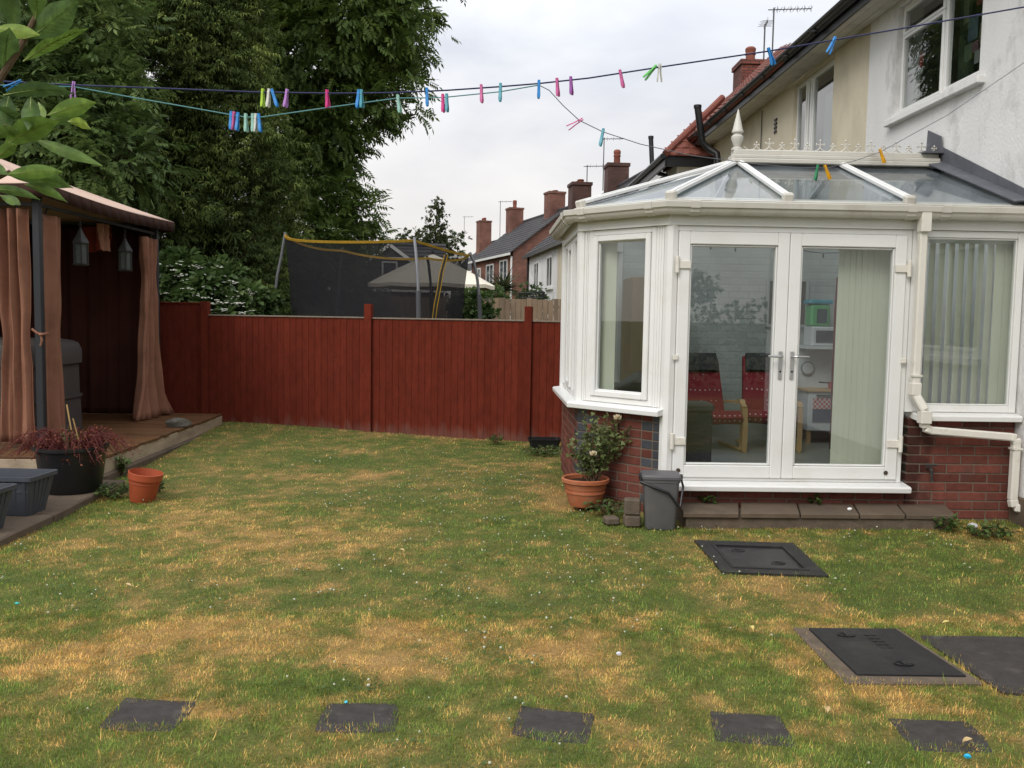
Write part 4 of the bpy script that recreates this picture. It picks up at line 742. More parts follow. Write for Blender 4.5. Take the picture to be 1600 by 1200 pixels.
for i in range(NA):
    a = 2*math.pi*i/NA; zr = rim(a); dmin = min(abs((a-p+math.pi) % (2*math.pi)-math.pi) for p in PA); pull = .10*min(1, dmin/.5)
    for z, rr in ((.75, TR-.12), (1.5, TR-.10-pull*.6), (2.1, TR-.06-pull), (zr-.02, TR-pull*.6)): V.append((TC.x+math.cos(a)*rr, TC.y+math.sin(a)*rr, z))
    for z, rr in ((zr-.034, TR+.004-pull*.6), (zr+.0, TR+.012-pull*.6), (zr+.004, TR-.004-pull*.6), (zr-.034, TR-.010-pull*.6)): Vb.append((TC.x+math.cos(a)*rr, TC.y+math.sin(a)*rr, z))
for i in range(NA):
    j = (i+1) % NA; F += [(i*4+k, j*4+k, j*4+k+1, i*4+k+1) for k in range(3)]; Fb += [(i*4+k, j*4+k, j*4+(k+1) % 4, i*4+(k+1) % 4) for k in range(4)]
MB().add(V, F).build('net', m_net, tr, smooth=True); MB().add(Vb, Fb).build('top_band', m_yellow, tr, smooth=True)
za = [at(*q, 13.08) for q in ((697, 398), (690, 425), (686, 450), (681, 475), (677, 505))]
MB().tube([p+Vector((-.022, 0, 0)) for p in za], .008, 6).tube([p+Vector((.026, 0, 0)) for p in za], .007, 6).build('zip', m_yellow, tr); MB().tube(za, .017, 6).build('zip_tape', m_black, tr)
MB().lathe([(1.55, .72), (1.62, .78), (1.55, .82), (1.2, .80)], (TC.x, TC.y, 0), 32, cap=False).build('edge_pad', m_greypl, tr); MB().lathe([(.01, .78), (1.35, .78), (1.35, .77)], (TC.x, TC.y, 0), 32, cap=False).build('mat', m_black, tr)
for a in range(4): o = Vector((math.cos(a*1.57+.4), math.sin(a*1.57+.4)))*1.55; MB().tube([(TC.x+o.x, TC.y+o.y, 0), (TC.x+o.x, TC.y+o.y, .75)], .022, 8).build('leg', m_galv, tr)
ps = at(676, 397, 17.6); pr_ = thing('parasol', 'open cream parasol seen half through the trampoline net', 'parasol', (ps.x, ps.y, 0)); V = [tuple(ps)]; F = []; NS = 8; SUBD = 5
for k in range(NS*4):
    a = 2*math.pi*k/(NS*4)+.2; sc_ = 1-.055*(1-abs((k % 4)-2)/2)*0-.06*(math.sin(math.pi*(k % 4)/4)); 
    for j in range(1, SUBD+1): f = j/SUBD; r_ = 1.27*f*(1-.05*math.sin(math.pi*(k % 4)/4)*f); V.append((ps.x+math.cos(a)*r_, ps.y+math.sin(a)*r_, ps.z-.60*f**1.15-.02*math.sin(math.pi*(k % 4)/4)*f))
    V.append((V[-1][0], V[-1][1], V[-1][2]-.07))
S1 = SUBD+1
for k in range(NS*4):
    a, b = 1+k*S1, 1+((k+1) % (NS*4))*S1; F.append((0, a, b)); F += [(a+j, a+j+1, b+j+1, b+j) for j in range(S1-1)]
MB().add(V, F).build('canopy', m_parasol, pr_, smooth=True); MB().tube([(ps.x, ps.y, 0), (ps.x, ps.y, ps.z+.06)], .024, 8).build('pole', m_postmetal, pr_)
for k in range(NS): a = 2*math.pi*k/NS+.2; MB().tube([(ps.x, ps.y, ps.z-.03), (ps.x+math.cos(a)*1.18, ps.y+math.sin(a)*1.18, ps.z-.60)], .008, 4).build('rib', m_postmetal, pr_)
bf = thing('brown_fence', 'plain brown close-board fence behind the trampoline and parasol', 'fence', (0, 19.6, 0)); P, Q = Vector((-5.5, 20.3)), Vector((3.4, 18.6)); L = (Q-P).length
bd = MB().box(-.055, .055, -.012, .0, -.05, 2.06).mesh('board'); bd.materials.append(m_brownfence)
for k in range(int(L/.118)):
    u = k*.118; p = P+(Q-P)*(u/L); z = 2.12-.016*k/7; o = link('board', bd, bf); o.matrix_basis = Matrix.Translation((p.x, p.y, random.uniform(-.02, .02)-.0012*k)) @ Matrix.Rotation(math.atan2(Q.y-P.y, Q.x-P.x)+random.uniform(-.03, .03), 4, 'Z')
for z in (.5, 1.2, 1.85): MB().wb((P.x, P.y), (Q.x, Q.y), 0, L, z-.05, z, -.012, -.06).build('rail', m_brownfence, bf)
tw = thing('iron_trellis', 'dark iron trellis top standing in front of the far white house', 'trellis', at(832, 470, 24)); m = MB(); a, b = at(812, 458, 24), at(850, 456, 24); c, d = at(812, 466, 24), at(850, 465, 24)
for k in range(9): f = k/8; m.tube([a.lerp(b, f), c.lerp(d, min(1, f+.12))], .012, 4).tube([a.lerp(b, min(1, f+.12)), c.lerp(d, f)], .012, 4)
m.tube([a, b], .02, 5).tube([c, d], .02, 5); m.build('lattice', m_black, tw); MB().tube([a, Vector((a.x, a.y, 0))], .03, 6).build('post', m_black, tw); MB().tube([b, Vector((b.x, b.y, 0))], .03, 6).build('post', m_black, tw)
# ================================================================== DECK AND GAZEBO
DX, DY0, DY1, DZ = -3.53, 8.06, 11.72, .245
dk = thing('timber_deck', 'low wet timber deck with weathered edge boards under the gazebo', 'deck', (-5.5, 9.8, 0))
MB().box(-7.6, DX-.03, DY0+.03, DY1-.02, 0, DZ-.03).build('joists', m_slab, dk)
bl = (DY1-DY0)/26; bdm = MB().box(-2.04, 2.04, -bl/2+.004, bl/2-.004, -.014, .014).mesh('board', .003); bdm.materials.append(m_deck)
for k in range(26): o = link('board', bdm, dk); o.location = (-5.565+random.uniform(-.008, .012), DY0+bl*(k+.5), DZ-.014+random.uniform(-.002, .002))
for y0, y1 in ((DY0, 9.9), (9.905, DY1)): MB().box(DX-.028, DX, y0, y1, .075, DZ-.029).build('fascia_board', m_fascia, dk, bevel=.003)
MB().box(-7.6, DX-.03, DY0, DY0+.028, .075, DZ-.029).build('fascia_board', m_fascia, dk, bevel=.003); MB().box(DX-.3, DX+.035, DY0-.02, DY1+.2, -.1, .085).build('concrete_footing', m_slab, dk, bevel=.02)
gz = thing('gazebo', 'metal framed gazebo with faded pink canopy and tied brown curtains on the deck', 'gazebo', (-5.8, 10.05, DZ)); GX, GY0, GY1, GX0 = -4.30, 8.54, 11.50, -7.30; BZ = 2.58
for x, y in ((GX, GY0), (GX, GY1), (GX0, GY0), (GX0, GY1)):
    MB().box(x-.035, x+.035, y-.035, y+.035, DZ, 2.72).build('post', m_postmetal, gz, bevel=.006); MB().box(x-.08, x+.08, y-.08, y+.08, DZ, DZ+.012).build('foot_plate', m_postmetal, gz)
for p, q in (((GX, GY0), (GX, GY1)), ((GX0, GY0), (GX, GY0)), ((GX0, GY1), (GX, GY1)), ((GX0, GY0), (GX0, GY1))):
    MB().beam((*p, BZ), (*q, BZ), .025, .03).build('rail', m_postmetal, gz)
    MB().beam((*p, 2.70), (*q, 2.70), .03, .03).build('top_rail', m_postmetal, gz); n = 9; m = MB()
    for k, (s, e) in enumerate((( .04, .09), (.91, .96))): a = Vector((*p, BZ)).lerp(Vector((*q, BZ)), s); b = Vector((*p, 2.34)).lerp(Vector((*p, 2.34)), 0); 
    for (c0_, c1_) in ((p, q), (q, p)): d_ = (Vector(c1_)-Vector(c0_)).normalized(); m.tube([(c0_[0]+d_.x*.035, c0_[1]+d_.y*.035, 2.38), (c0_[0]+d_.x*.10, c0_[1]+d_.y*.10, 2.45), (c0_[0]+d_.x*.20, c0_[1]+d_.y*.20, BZ-.015)], .008, 5)
    m.build('corner_scroll', m_postmetal, gz)
CX0, CX1, CY0, CY1, CZ = GX0-.16, GX+.17, GY0-.18, GY1+.22, 2.755; pk = Vector(((CX0+CX1)/2, (CY0+CY1)/2, 3.38)); V = []; F = []; n = 12; cs = [(CX0, CY0), (CX1, CY0), (CX1, CY1), (CX0, CY1)]
for s in range(4):
    a, b = Vector((*cs[s], CZ)), Vector((*cs[(s+1) % 4], CZ)); base = len(V)
    for i in range(n+1):
        for j in range(n+1):
            f, g = i/n, j/n; e = a.lerp(b, g); p = e.lerp(pk, f); sag = -.045*math.sin(math.pi*f)*(.45+.55*math.sin(math.pi*g)); V.append((p.x, p.y, p.z+sag-.035*math.sin(math.pi*g)*(1-f)))
    F += [(base+i*(n+1)+j, base+i*(n+1)+j+1, base+(i+1)*(n+1)+j+1, base+(i+1)*(n+1)+j) for i in range(n) for j in range(n)]
cn = MB().add(V, F); cn = cn.build('canopy', m_canopy, gz, smooth=True); md = cn.modifiers.new('t', 'SOLIDIFY'); md.thickness = .004
vl = MB()
for p, q in zip(cs, cs[1:]+cs[:1]):
    for k in range(14):
        a, b = Vector((*p, 0)).lerp(Vector((*q, 0)), k/14), Vector((*p, 0)).lerp(Vector((*q, 0)), (k+1)/14); za_, zb_ = CZ-.035*math.sin(math.pi*k/14)-.004, CZ-.035*math.sin(math.pi*(k+1)/14)-.004; o = ((pk-Vector((*p, 0))).xy.normalized()*.02)
        vl.add([(a.x, a.y, za_), (b.x, b.y, zb_), (b.x+o.x, b.y+o.y, zb_-.12), (a.x+o.x, a.y+o.y, za_-.12)], [(0, 1, 2, 3)])
vl = vl.build('valance', m_valance, gz, smooth=True); md = vl.modifiers.new('t', 'SOLIDIFY'); md.thickness = .003
def curtain(name, path, z0, z1, folds, amp, mt, parent, waist=None, flare=0.0, nz_=26, seed=0, label=None):
    """hanging cloth: plan path pleated into folds; waist=(height, tightness, x, y)"""
    rr = random.Random(seed); K = folds*10; pts = [Vector(p) for p in path]; seg = [0]
    for a, b in zip(pts, pts[1:]): seg.append(seg[-1]+(b-a).length)
    V = []; ph = [rr.uniform(0, 6) for _ in range(6)]
    for i in range(nz_+1):
        z = z1+(z0-z1)*i/nz_; f = i/nz_
        for k in range(K+1):
            s = seg[-1]*k/K; j = max(q for q in range(len(seg)-1) if seg[q] <= s+1e-9) if s < seg[-1] else len(seg)-2; a, b = pts[j], pts[j+1]; d = (b-a).normalized(); p = a+d*(s-seg[j]); nn = Vector((d.y, -d.x))
            w_ = amp*(.7+.3*math.sin(f*3+ph[0]))*math.sin(2*math.pi*folds*k/K+.8*math.sin(f*2.6+ph[1])+.6*math.sin(5*k/K+ph[2]))+amp*.3*math.sin(2*math.pi*folds*1.7*k/K+ph[3]+f*2)+amp*.10*math.sin(17*f+9*k/K+ph[4])
            q = p+nn*(w_+.12*flare*f**6*(k/K-.2)); 
            if waist:
                g = math.exp(-((z-waist[0])/.30)**2)*waist[1]; g = max(g, .55*waist[1]*math.exp(-((z-waist[0])/.9)**2)); c = Vector((waist[2], waist[3])); q = q.lerp(c+(q-c)*.25, g)
            if flare: c = (pts[0]+pts[-1])/2; q = c+(q-c)*(1+flare*f**3)
            V.append((q.x, q.y, z+(.01*math.sin(9*k/K+ph[5]) if i == nz_ else 0)))
    F = [(i*(K+1)+k, i*(K+1)+k+1, (i+1)*(K+1)+k+1, (i+1)*(K+1)+k) for i in range(nz_) for k in range(K)]
    o = MB().add(V, F).build(name, mt, parent, smooth=True, label=label); md = o.modifiers.new('t', 'SOLIDIFY'); md.thickness = .004; return o
curtain('curtain', [(GX-.38, GY0-.02), (GX-.05, GY0-.05)], .30, 2.53, 3, .055, m_curtain, gz, (1.30, .35, GX-.18, GY0-.04), .10, seed=3)
curtain('curtain', [(GX-.02, GY0+.05), (GX+.02, GY0+.42)], .30, 2.50, 2, .05, m_curtain, gz, (1.36, .3, GX, GY0+.22), .05, seed=5)
curtain('curtain', [(GX+.05, GY1-.62), (GX+.02, GY1-.06)], DZ+.01, 2.50, 4, .06, m_curtain, gz, (2.0, .45, GX+.01, GY1-.20), .85, seed=8, label='curtain gathered at the far post with its hem spread on the deck')
MB().tube([(GX-.05, GY0-.05, 1.40), (GX, GY0-.048, 1.36), (GX+.05, GY0-.04, 1.35), (GX+.05, GY0+.05, 1.36)], .012, 6).tube([(GX+.03, GY0-.05, 1.35), (GX+.045, GY0-.055, 1.29), (GX+.03, GY0-.055, 1.24)], .011, 6).lathe([(.005, -.02), (.022, 0), (.005, .02)], (GX+.035, GY0-.055, 1.345), 8).build('tie_back', m_curtain, gz)
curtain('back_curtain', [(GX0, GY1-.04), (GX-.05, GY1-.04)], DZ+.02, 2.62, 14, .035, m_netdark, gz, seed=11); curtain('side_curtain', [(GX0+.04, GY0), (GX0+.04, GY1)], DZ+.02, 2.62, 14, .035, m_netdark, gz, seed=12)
curtain('tucked_cloth', [(-4.36, 10.02), (-4.34, 10.22)], 2.26, 2.56, 2, .03, m_curtain, gz, seed=13)
m_redcloth = mat('red_inner_cloth', (.20, .035, .02), .9, .1); curtain('inner_swag', [(-5.0, 10.95), (-4.55, 10.75)], 2.30, 2.60, 2, .04, m_redcloth, gz, seed=14); curtain('inner_swag', [(-7.1, 11.2), (-5.9, 11.2)], 2.30, 2.60, 4, .03, m_redcloth, gz, seed=15)
def lantern(label, top, s=1.0):
    l = thing('hanging_lantern', label, 'lantern', top, 0, 'lanterns hanging in the gazebo'); x, y, z = top
    MB().tube([(x, y, z), (x+.004, y, z-.06), (x, y, z-.11)], .006, 5).tube([(x-.018, y, z-.10), (x, y, z-.085), (x+.018, y, z-.10), (x, y, z-.125), (x-.018, y, z-.10)], .005, 5).build('hook', m_tin, l)
    t = z-.12; MB().lathe([(.006, 0), (.016, -.02), (.028, -.05), (.055, -.10), (.086, -.15), (.09, -.17), (.075, -.175)], (x, y, t), 6).build('roof', m_tin, l)
    m = MB().lathe([(.082, -.40), (.09, -.385), (.075, -.38)], (x, y, t), 6)
    for k in range(6): a = math.pi*k/3; m.beam((x+.073*math.cos(a), y+.073*math.sin(a), t-.39), (x+.073*math.cos(a), y+.073*math.sin(a), t-.17), .011, .011, up=(1, 0, 0))
    m.build('cage', m_tin, l); MB().lathe([(.066, -.38), (.066, -.172)], (x, y, t), 6, cap=False).build('glass', mat('ribbed_lantern_glass', (.07, .08, .072), .25, .3, 60, .3, 200), l)
lantern('nearer and larger tin lantern hanging in the gazebo', (-4.30, 9.42, 2.575)); lantern('farther and smaller tin lantern hanging in the gazebo', (-4.30, 10.55, 2.575))
cv = thing('covered_tub', 'bulky grey covered tub standing in the gazebo', 'covered tub', (-5.35, 9.55, DZ)); cx, cy = -5.54, 9.55
def rbox(hw, hd, r, n=6): return [(sx_*(hw-r)+r*math.cos(a), sy_*(hd-r)+r*math.sin(a)) for sx_, sy_, a0 in ((1, 1, 0), (-1, 1, 90), (-1, -1, 180), (1, -1, 270)) for a in [R(a0+90*k/n) for k in range(n+1)]]
def loft(mb, rings, cap=True):
    n = len(rings[0]); b = len(mb.v); F = [(i*n+j, i*n+(j+1) % n, (i+1)*n+(j+1) % n, (i+1)*n+j) for i in range(len(rings)-1) for j in range(n)]
    if cap: F += [tuple(range(n))[::-1], tuple((len(rings)-1)*n+j for j in range(n))]
    return mb.add([p for r_ in rings for p in r_], F)
def tub(z0, z1, k0, k1, dome=False):
    R_ = [(z0, k0), (z1, k1)]
    if dome: R_ = [(z0, k0), (z0+(z1-z0)*.55, k0), (z0+(z1-z0)*.82, k0-.03), (z1-.02, k0-.09), (z1, k0-.2), (z1+.01, .3)]
    return loft(MB(), [[(cx+x*k/.95, cy+y*k/.95, z) for x, y in rbox(.95, .62, .22)] for z, k in R_])
tub(DZ, .62, .955, .945).build('side_panel', m_cover, cv, smooth=True); tub(.62, .645, .962, .962).build('seam_band', m_cover, cv, smooth=True); tub(.645, 1.0, .94, .935).build('side_panel', m_cover, cv, smooth=True); tub(1.0, 1.27, .965, .90, True).build('padded_lid', m_cover, cv, smooth=True)
def lump(name, label, cat, c, s, mt, seed, group=None):
    bm = bmesh.new(); bmesh.ops.create_icosphere(bm, subdivisions=3, radius=1); r_ = random.Random(seed); ps_ = [(Vector((r_.uniform(-1, 1), r_.uniform(-1, 1), r_.uniform(-1, 1))).normalized(), r_.uniform(.62, .92)) for _ in range(14)]
    for v in bm.verts:
        for d, h in ps_:
            t_ = v.co.dot(d)
            if t_ > h: v.co -= d*(t_-h)
        v.co = Vector((v.co.x*s[0], v.co.y*s[1], v.co.z*s[2]))
    me = bpy.data.meshes.new(name); bm.to_mesh(me); bm.free(); o = link(name, me, mat=mt); o.location = c; return tag(o, label, cat, group)
lump('rock', 'flat grey rock holding down the curtain hem on the deck', 'rock', at(278, 641, 10.3)-Vector((0, 0, .01)), (.17, .10, .065), m_stone, 4); bpy.data.objects['rock'].location.z = DZ+.05
# ================================================================== POTS AND PLANTERS
def pot_mesh(prof, c, n=28, sx=1, sy=1): return MB().lathe(prof, c, n, sx, sy, cap=False)
bp = thing('black_planter', 'large round black planter full of red trailing plants on the paving', 'planter', (-3.50, 7.42, .06)); c = (-3.50, 7.42, .06)
pot_mesh([(.01, 0), (.21, 0), (.235, .05), (.275, .36), (.295, .365), (.295, .39), (.265, .39), (.25, .30)], c, 32).build('tub', m_black, bp, smooth=True); MB().lathe([(.01, .33), (.262, .325)], c, 24, cap=False).build('soil', m_soil, bp)
m_redleaf = leafmat('crimson_leaves', (.07, .012, .009), (.16, .028, .017), (.25, .085, .035), .35, .5, .25)
pos = []; dirs = []; stm = MB(); tip_ = []
for k in range(105):
    a = rng.uniform(0, 2*math.pi); L = rng.uniform(.12, .48); o = np.array([math.cos(a), math.sin(a)*.75]); h = rng.uniform(.02, .20); pts = []
    for j in range(7): f = j/6; pts.append(Vector((c[0]+o[0]*(.12+L*f)*1.0+rng.normal()*.008, c[1]+o[1]*(.10+L*f*.8), .40+h*math.sin(math.pi*min(1, f*.85))*1.1-.24*max(0, f-.55)**1.3)))
    stm.tube(pts, [.0035]*6+[.001], 4)
    for j in range(17): f = rng.uniform(.15, 1); i = min(5, int(f*6)); p = pts[i].lerp(pts[i+1], f*6-i); pos.append(p); dirs.append(rng.normal(size=3)+np.array([o[0], o[1], .2]))
pos = np.array(pos)+rng.normal(size=(len(pos), 3))*.012; tv, tf = tpl(leaf2((0, 0, 0), (1, 0, 0), 1, .5, .2)); V, F, tt = stamp(tv, tf, pos, np.array(dirs), rng.uniform(-1, 1, len(pos)), rng.uniform(.014, .032, len(pos)), rng.random(len(pos)))
m_redstem = mat('crimson_stem', (.10, .022, .02), .7, .2); stm.build('stems', m_redstem, bp, kind='stuff'); npmesh('red_leaves', V, F, m_redleaf, bp, {'tint': tt}, kind='stuff')
MB().tube([(c[0]+.06, c[1]-.05, .38), (c[0]+.0, c[1]-.06, .80)], .006, 5).tube([(c[0]+.10, c[1]-.02, .38), (c[0]+.03, c[1]-.02, .68)], .005, 5).build('cane', mat('dry_cane', (.46, .30, .12), .7), bp)
def sprig(name, label, cat, c, n, spread, h, mt, size, parent=None, group=None, tmpl=None, stems=True):
    t = parent or thing(name, label, cat, c, 0, group); sm = MB(); pos = []; dirs = []
    for k in range(n):
        a = random.uniform(0, 6.28); r_ = spread*math.sqrt(random.random()); e = Vector((c[0]+r_*math.cos(a), c[1]+r_*math.sin(a), c[2]+h*random.uniform(.45, 1)*(1-.4*r_/spread))); b = Vector((c[0]+.25*r_*math.cos(a), c[1]+.25*r_*math.sin(a), c[2])); md_ = b.lerp(e, .5)+Vector((0, 0, .12*h)); sm.tube([b, md_, e], [.003, .0025, .001], 4)
        for j in range(5): f = random.uniform(.3, 1); p = b.lerp(md_, f*2) if f < .5 else md_.lerp(e, f*2-1); pos.append(p); dirs.append((math.cos(a)+random.gauss(0, .6), math.sin(a)+random.gauss(0, .6), random.gauss(.1, .4)))
    if stems: sm.build('stems', m_stem, t, kind='stuff')
    tv, tf = tpl(tmpl or leaf2((0, 0, 0), (1, 0, 0), 1, .5, .2)); N_ = len(pos); V, F, tt = stamp(tv, tf, np.array([tuple(p) for p in pos]), np.array(dirs), rng.uniform(-.8, .8, N_), size*rng.uniform(.6, 1.3, N_), rng.random(N_)); npmesh('leaves', V, F, mt, t, {'tint': tt}, kind='stuff'); return t
sprig('green_shoot', '', '', (c[0]+.02, c[1]-.1, .40), 14, .06, .32, m_bush, .028, parent=bp)
m_weed = leafmat('weed_leaves', (.035, .065, .016), (.075, .13, .03), (.15, .21, .06), .35, .5, .3)
def at0(px, py, z=0.0): x, y = gp(px, py, z); return (x, y, z)
for px, py, sp, h, n, lb in ((188, 742, .09, .30, 26, 'green weed growing against the deck edge beside the black planter'), (175, 776, .16, .14, 50, 'trailing green weed between the black planter and red pot'), (248, 768, .06, .12, 20, 'small weed just right of the red pot'), (352, 668, .14, .16, 34, 'tuft of weeds at the far corner of the deck'), (775, 692, .09, .14, 22, 'small green weed at the fence foot left of the black tray'), (850, 708, .28, .09, 60, 'low weeds beside the end wall of the conservatory'), (1480, 828, .10, .15, 26, 'leafy weed at the foot of the brick wall left of the litter'), (1560, 838, .12, .12, 26, 'leafy weed at the house corner by the drainpipe'), (1525, 836, .10, .08, 20, 'small weed beside the crumpled litter'), (952, 800, .20, .13, 40, 'weeds growing between the terracotta pot and the caddy')):
    sprig('weed', lb, 'weed', at0(px, py, .02), n, sp, h, m_weed, .045, group='weeds round the garden edges')
for x, px, lb in ((1.78, 1108, 'seedling on the patio step left of the door centre'), (2.66, 1283, 'seedling on the patio step below the right door')): sprig('seedling', lb, 'weed', (x, 6.90, .125), 8, .05, .10, m_weed, .05)
def trough(name, label, x0, x1, y0, y1, z0, z1, tp_=.05):
    t = thing(name, label, 'planter', ((x0+x1)/2, (y0+y1)/2, z0), R(-4), 'grey trough planters on the paving'); hw, hd, h = (x1-x0)/2, (y1-y0)/2, z1-z0
    loft(MB(), [[(x*k, y*k2, z) for x, y in rbox(hw, hd, .03, 2)] for z, k, k2 in ((0, .80, .62), (.006, .81, .64), (h-.03, .95, .92), (h-.03, 1, 1), (h, 1.0, 1.0), (h, .95, .90), (h-.12, .90, .84))], cap=False).build('tub', m_greypl, t, world=False)
    m = MB()
    for k in range(9):
        x = -hw*.72+hw*1.44*k/8; m.hull8([(x-.012, -hd*.635, .01), (x+.012, -hd*.635, .01), (x+.012, -hd*.60, .01), (x-.012, -hd*.60, .01)], [(x*1.15-.014, -hd*.95, h-.034), (x*1.15+.014, -hd*.95, h-.034), (x*1.15+.014, -hd*.88, h-.034), (x*1.15-.014, -hd*.88, h-.034)])
    for k in range(4): y = -hd*.45+hd*.9*k/3; m.hull8([(hw*.785, y*.64-.01, .01), (hw*.815, y*.64-.01, .01), (hw*.815, y*.64+.01, .01), (hw*.785, y*.64+.01, .01)], [(hw*.93, y-.012, h-.034), (hw*.965, y-.012, h-.034), (hw*.965, y+.012, h-.034), (hw*.93, y+.012, h-.034)])
    m.build('ribs', m_greypl, t, world=False); MB().box(-hw*.80, hw*.80, -hd*.62, hd*.62, h*.3, h-.12).build('soil', m_soil, t, world=False); return t
trough('trough_planter', 'empty grey-blue trough planter against the black planter', -4.02, -3.30, 6.42, 6.80, .058, .36)
t2 = trough('trough_planter', 'nearer grey-blue trough planter with a green seedling, cut by the photo edge', -4.05, -3.30, 5.86, 6.22, .056, .36); sprig('seedling', '', '', (-3.50, 6.04, .22), 14, .1, .14, m_weed, .06, parent=t2)
rp = thing('red_pot', 'empty red plastic flower pot tilted on the lawn', 'flower pot', (*gp(222, 783), .0)); rp.rotation_euler = (R(2), R(9), 0)
MB().lathe([(.01, 0), (.095, 0), (.10, .01), (.125, .195), (.136, .197), (.138, .25), (.130, .252), (.124, .20), (.098, .02), (.01, .012)], (0, 0, 0), 32, cap=False).build('pot', m_redpot, rp, world=False, smooth=True); MB().lathe([(.1255, .163), (.1285, .166), (.127, .17)], (0, 0, 0), 32, cap=False).build('ridge', m_redpot, rp, world=False)
x, y = gp(912, 781); y = min(y, 7.22); x = at(914, 781, y).x
tp = thing('terracotta_pot', 'round terracotta pot with a straggly cream rose at the conservatory corner', 'flower pot', (x, y, .03))
MB().lathe([(.01, 0), (.125, 0), (.135, .02), (.16, .11), (.168, .112), (.168, .128), (.164, .13), (.182, .19), (.198, .20), (.200, .228), (.192, .235), (.178, .225), (.172, .15)], (x, y, .03), 36, cap=False).build('pot', m_terra, tp, smooth=True); MB().lathe([(.01, .20), (.176, .195)], (x, y, .03), 24, cap=False).build('soil', m_soil, tp)
rs = thing('rose_bush', 'straggly rose with two cream blooms growing in the terracotta pot', 'rose', (x, y, .24)); sm = MB(); pos = []; dirs = []; tips = []
for k in range(26):
    a = rng.uniform(0, 6.28); L = rng.uniform(.25, .62); sp = rng.uniform(.04, .26); b = Vector((x+.05+rng.normal()*.03, y+rng.normal()*.03, .22)); e = Vector((x+.05+sp*math.cos(a)+.10*rng.random(), y-.02+sp*.7*math.sin(a), .22+L)); md_ = b.lerp(e, .5)+Vector((.03*math.cos(a+1), 0, .03)); sm.tube([b, md_, e], [.005, .004, .002], 5); tips.append(e)
    for j in range(int(38*L/.4)): f = rng.uniform(.2, 1); p = b.lerp(md_, f*2) if f < .5 else md_.lerp(e, f*2-1); pos.append(tuple(p+Vector(rng.normal(size=3)*.018))); dirs.append(rng.normal(size=3)+np.array([math.cos(a)*.6, math.sin(a)*.6, -.1]))
sm.build('stems', m_stem, rs, kind='stuff'); m_rose = leafmat('rose_leaves', (.07, .085, .026), (.13, .175, .05), (.22, .26, .10), .35, .5, .3); tv, tf = tpl(leaf2((0, 0, 0), (1, 0, 0), 1, .6, .15)+leaf2((.1, 0, 0), (.3, .8, 0), .7, .45, .15)+leaf2((.1, 0, 0), (.3, -.8, 0), .7, .45, .15))
V, F, tt = stamp(tv, tf, np.array(pos), np.array(dirs), rng.uniform(-1, 1, len(pos)), rng.uniform(.020, .042, len(pos)), rng.random(len(pos))); npmesh('leaves', V, F, m_rose, rs, {'tint': tt}, kind='stuff')
m_petal = mat('cream_petal', (.74, .64, .46), .7, .06, 20, 0)
def bloom(p, r_, name='bloom'):
    tv, tf = tpl(leaf2((0, 0, 0), (1, 0, .35), 1, .9, -.3)); n = 26; a = np.arange(n)*2.4; el = np.linspace(1.3, .1, n); d = np.stack([np.cos(a)*np.cos(el), np.sin(a)*np.cos(el), np.sin(el)], 1); V, F, _ = stamp(tv, tf, np.tile(np.array(p), (n, 1)), d, np.zeros(n), np.full(n, r_)*np.linspace(.7, 1, n), np.zeros(n)); npmesh(name, V, F, m_petal, rs)
bloom(at(965, 656, y-.05), .052); bloom(at(927, 712, y-.14), .046)
sm = MB().tube([(x+.08, y, .4), tuple(at(962, 690, y-.03)), tuple(at(965, 660, y-.05))], .004, 5).build('bloom_stem', m_stem, rs)
bc = gp(1030, 823); bn = thing('food_caddy', 'grey kitchen waste caddy with black handle standing by the conservatory corner', 'caddy', (bc[0], bc[1], .0), R(-6))
loft(MB(), [[(px_*k, py_*k2, z) for px_, py_ in rbox(.135, .12, .03, 3)] for z, k, k2 in ((0, .80, .8), (.012, .83, .83), (.36, .98, 1), (.362, 1.03, 1.04), (.385, 1.03, 1.04))]).build('bin_body', m_caddy, bn, world=False, smooth=True)
loft(MB(), [[(px_*k, py_*k, z) for px_, py_ in rbox(.142, .128, .03, 3)] for z, k in ((.387, 1.04), (.405, 1.04), (.418, .96), (.420, .3))]).build('lid', m_caddy, bn, world=False, smooth=True)
MB().tube([(-.152, -.02, .385), (-.155, -.10, .36), (-.06, -.135, .33), (.05, -.14, .29), (.13, -.135, .19)], .010, 8).tube([(.15, -.02, .385), (.165, -.06, .33), (.14, -.132, .19)], .009, 8).build('handle', m_black, bn, world=False, smooth=True)
MB().tube([(-.165, 0, .39), (-.125, 0, .39)], .022, 10).tube([(.165, 0, .39), (.125, 0, .39)], .022, 10).build('hinge', m_black, bn, world=False)
for (px, py, z, s, rz, lb) in ((988, 822, 0, (.06, .05, .045), 5, 'lower concrete block beside the caddy'), (986, 800, .092, (.062, .05, .062), -4, 'concrete block stacked on top beside the caddy'), (955, 818, 0, (.055, .05, .03), 12, 'small flat concrete block lying left of the stack')):
    q = gp(987 if px > 960 else px, 822 if px > 960 else 819); o = MB().box(-s[0], s[0], -s[1], s[1], 0, 2*s[2]).build('concrete_block', m_block, bevel=.012); o.location = (q[0], q[1], z); o.rotation_euler.z = R(rz); tag(o, lb, 'block', 'concrete blocks by the caddy')
q = gp(850, 700); tr_ = thing('black_tray', 'low black plastic tray lying against the fence by the conservatory', 'tray', (q[0], q[1], .02)); loft(MB(), [[(a*k, b*k, z) for a, b in rbox(.19, .12, .03, 2)] for z, k in ((0, .9), (.08, 1), (.085, 1.06), (.10, 1.06), (.10, .96), (.07, .94))]).build('tray', m_black, tr_, world=False)
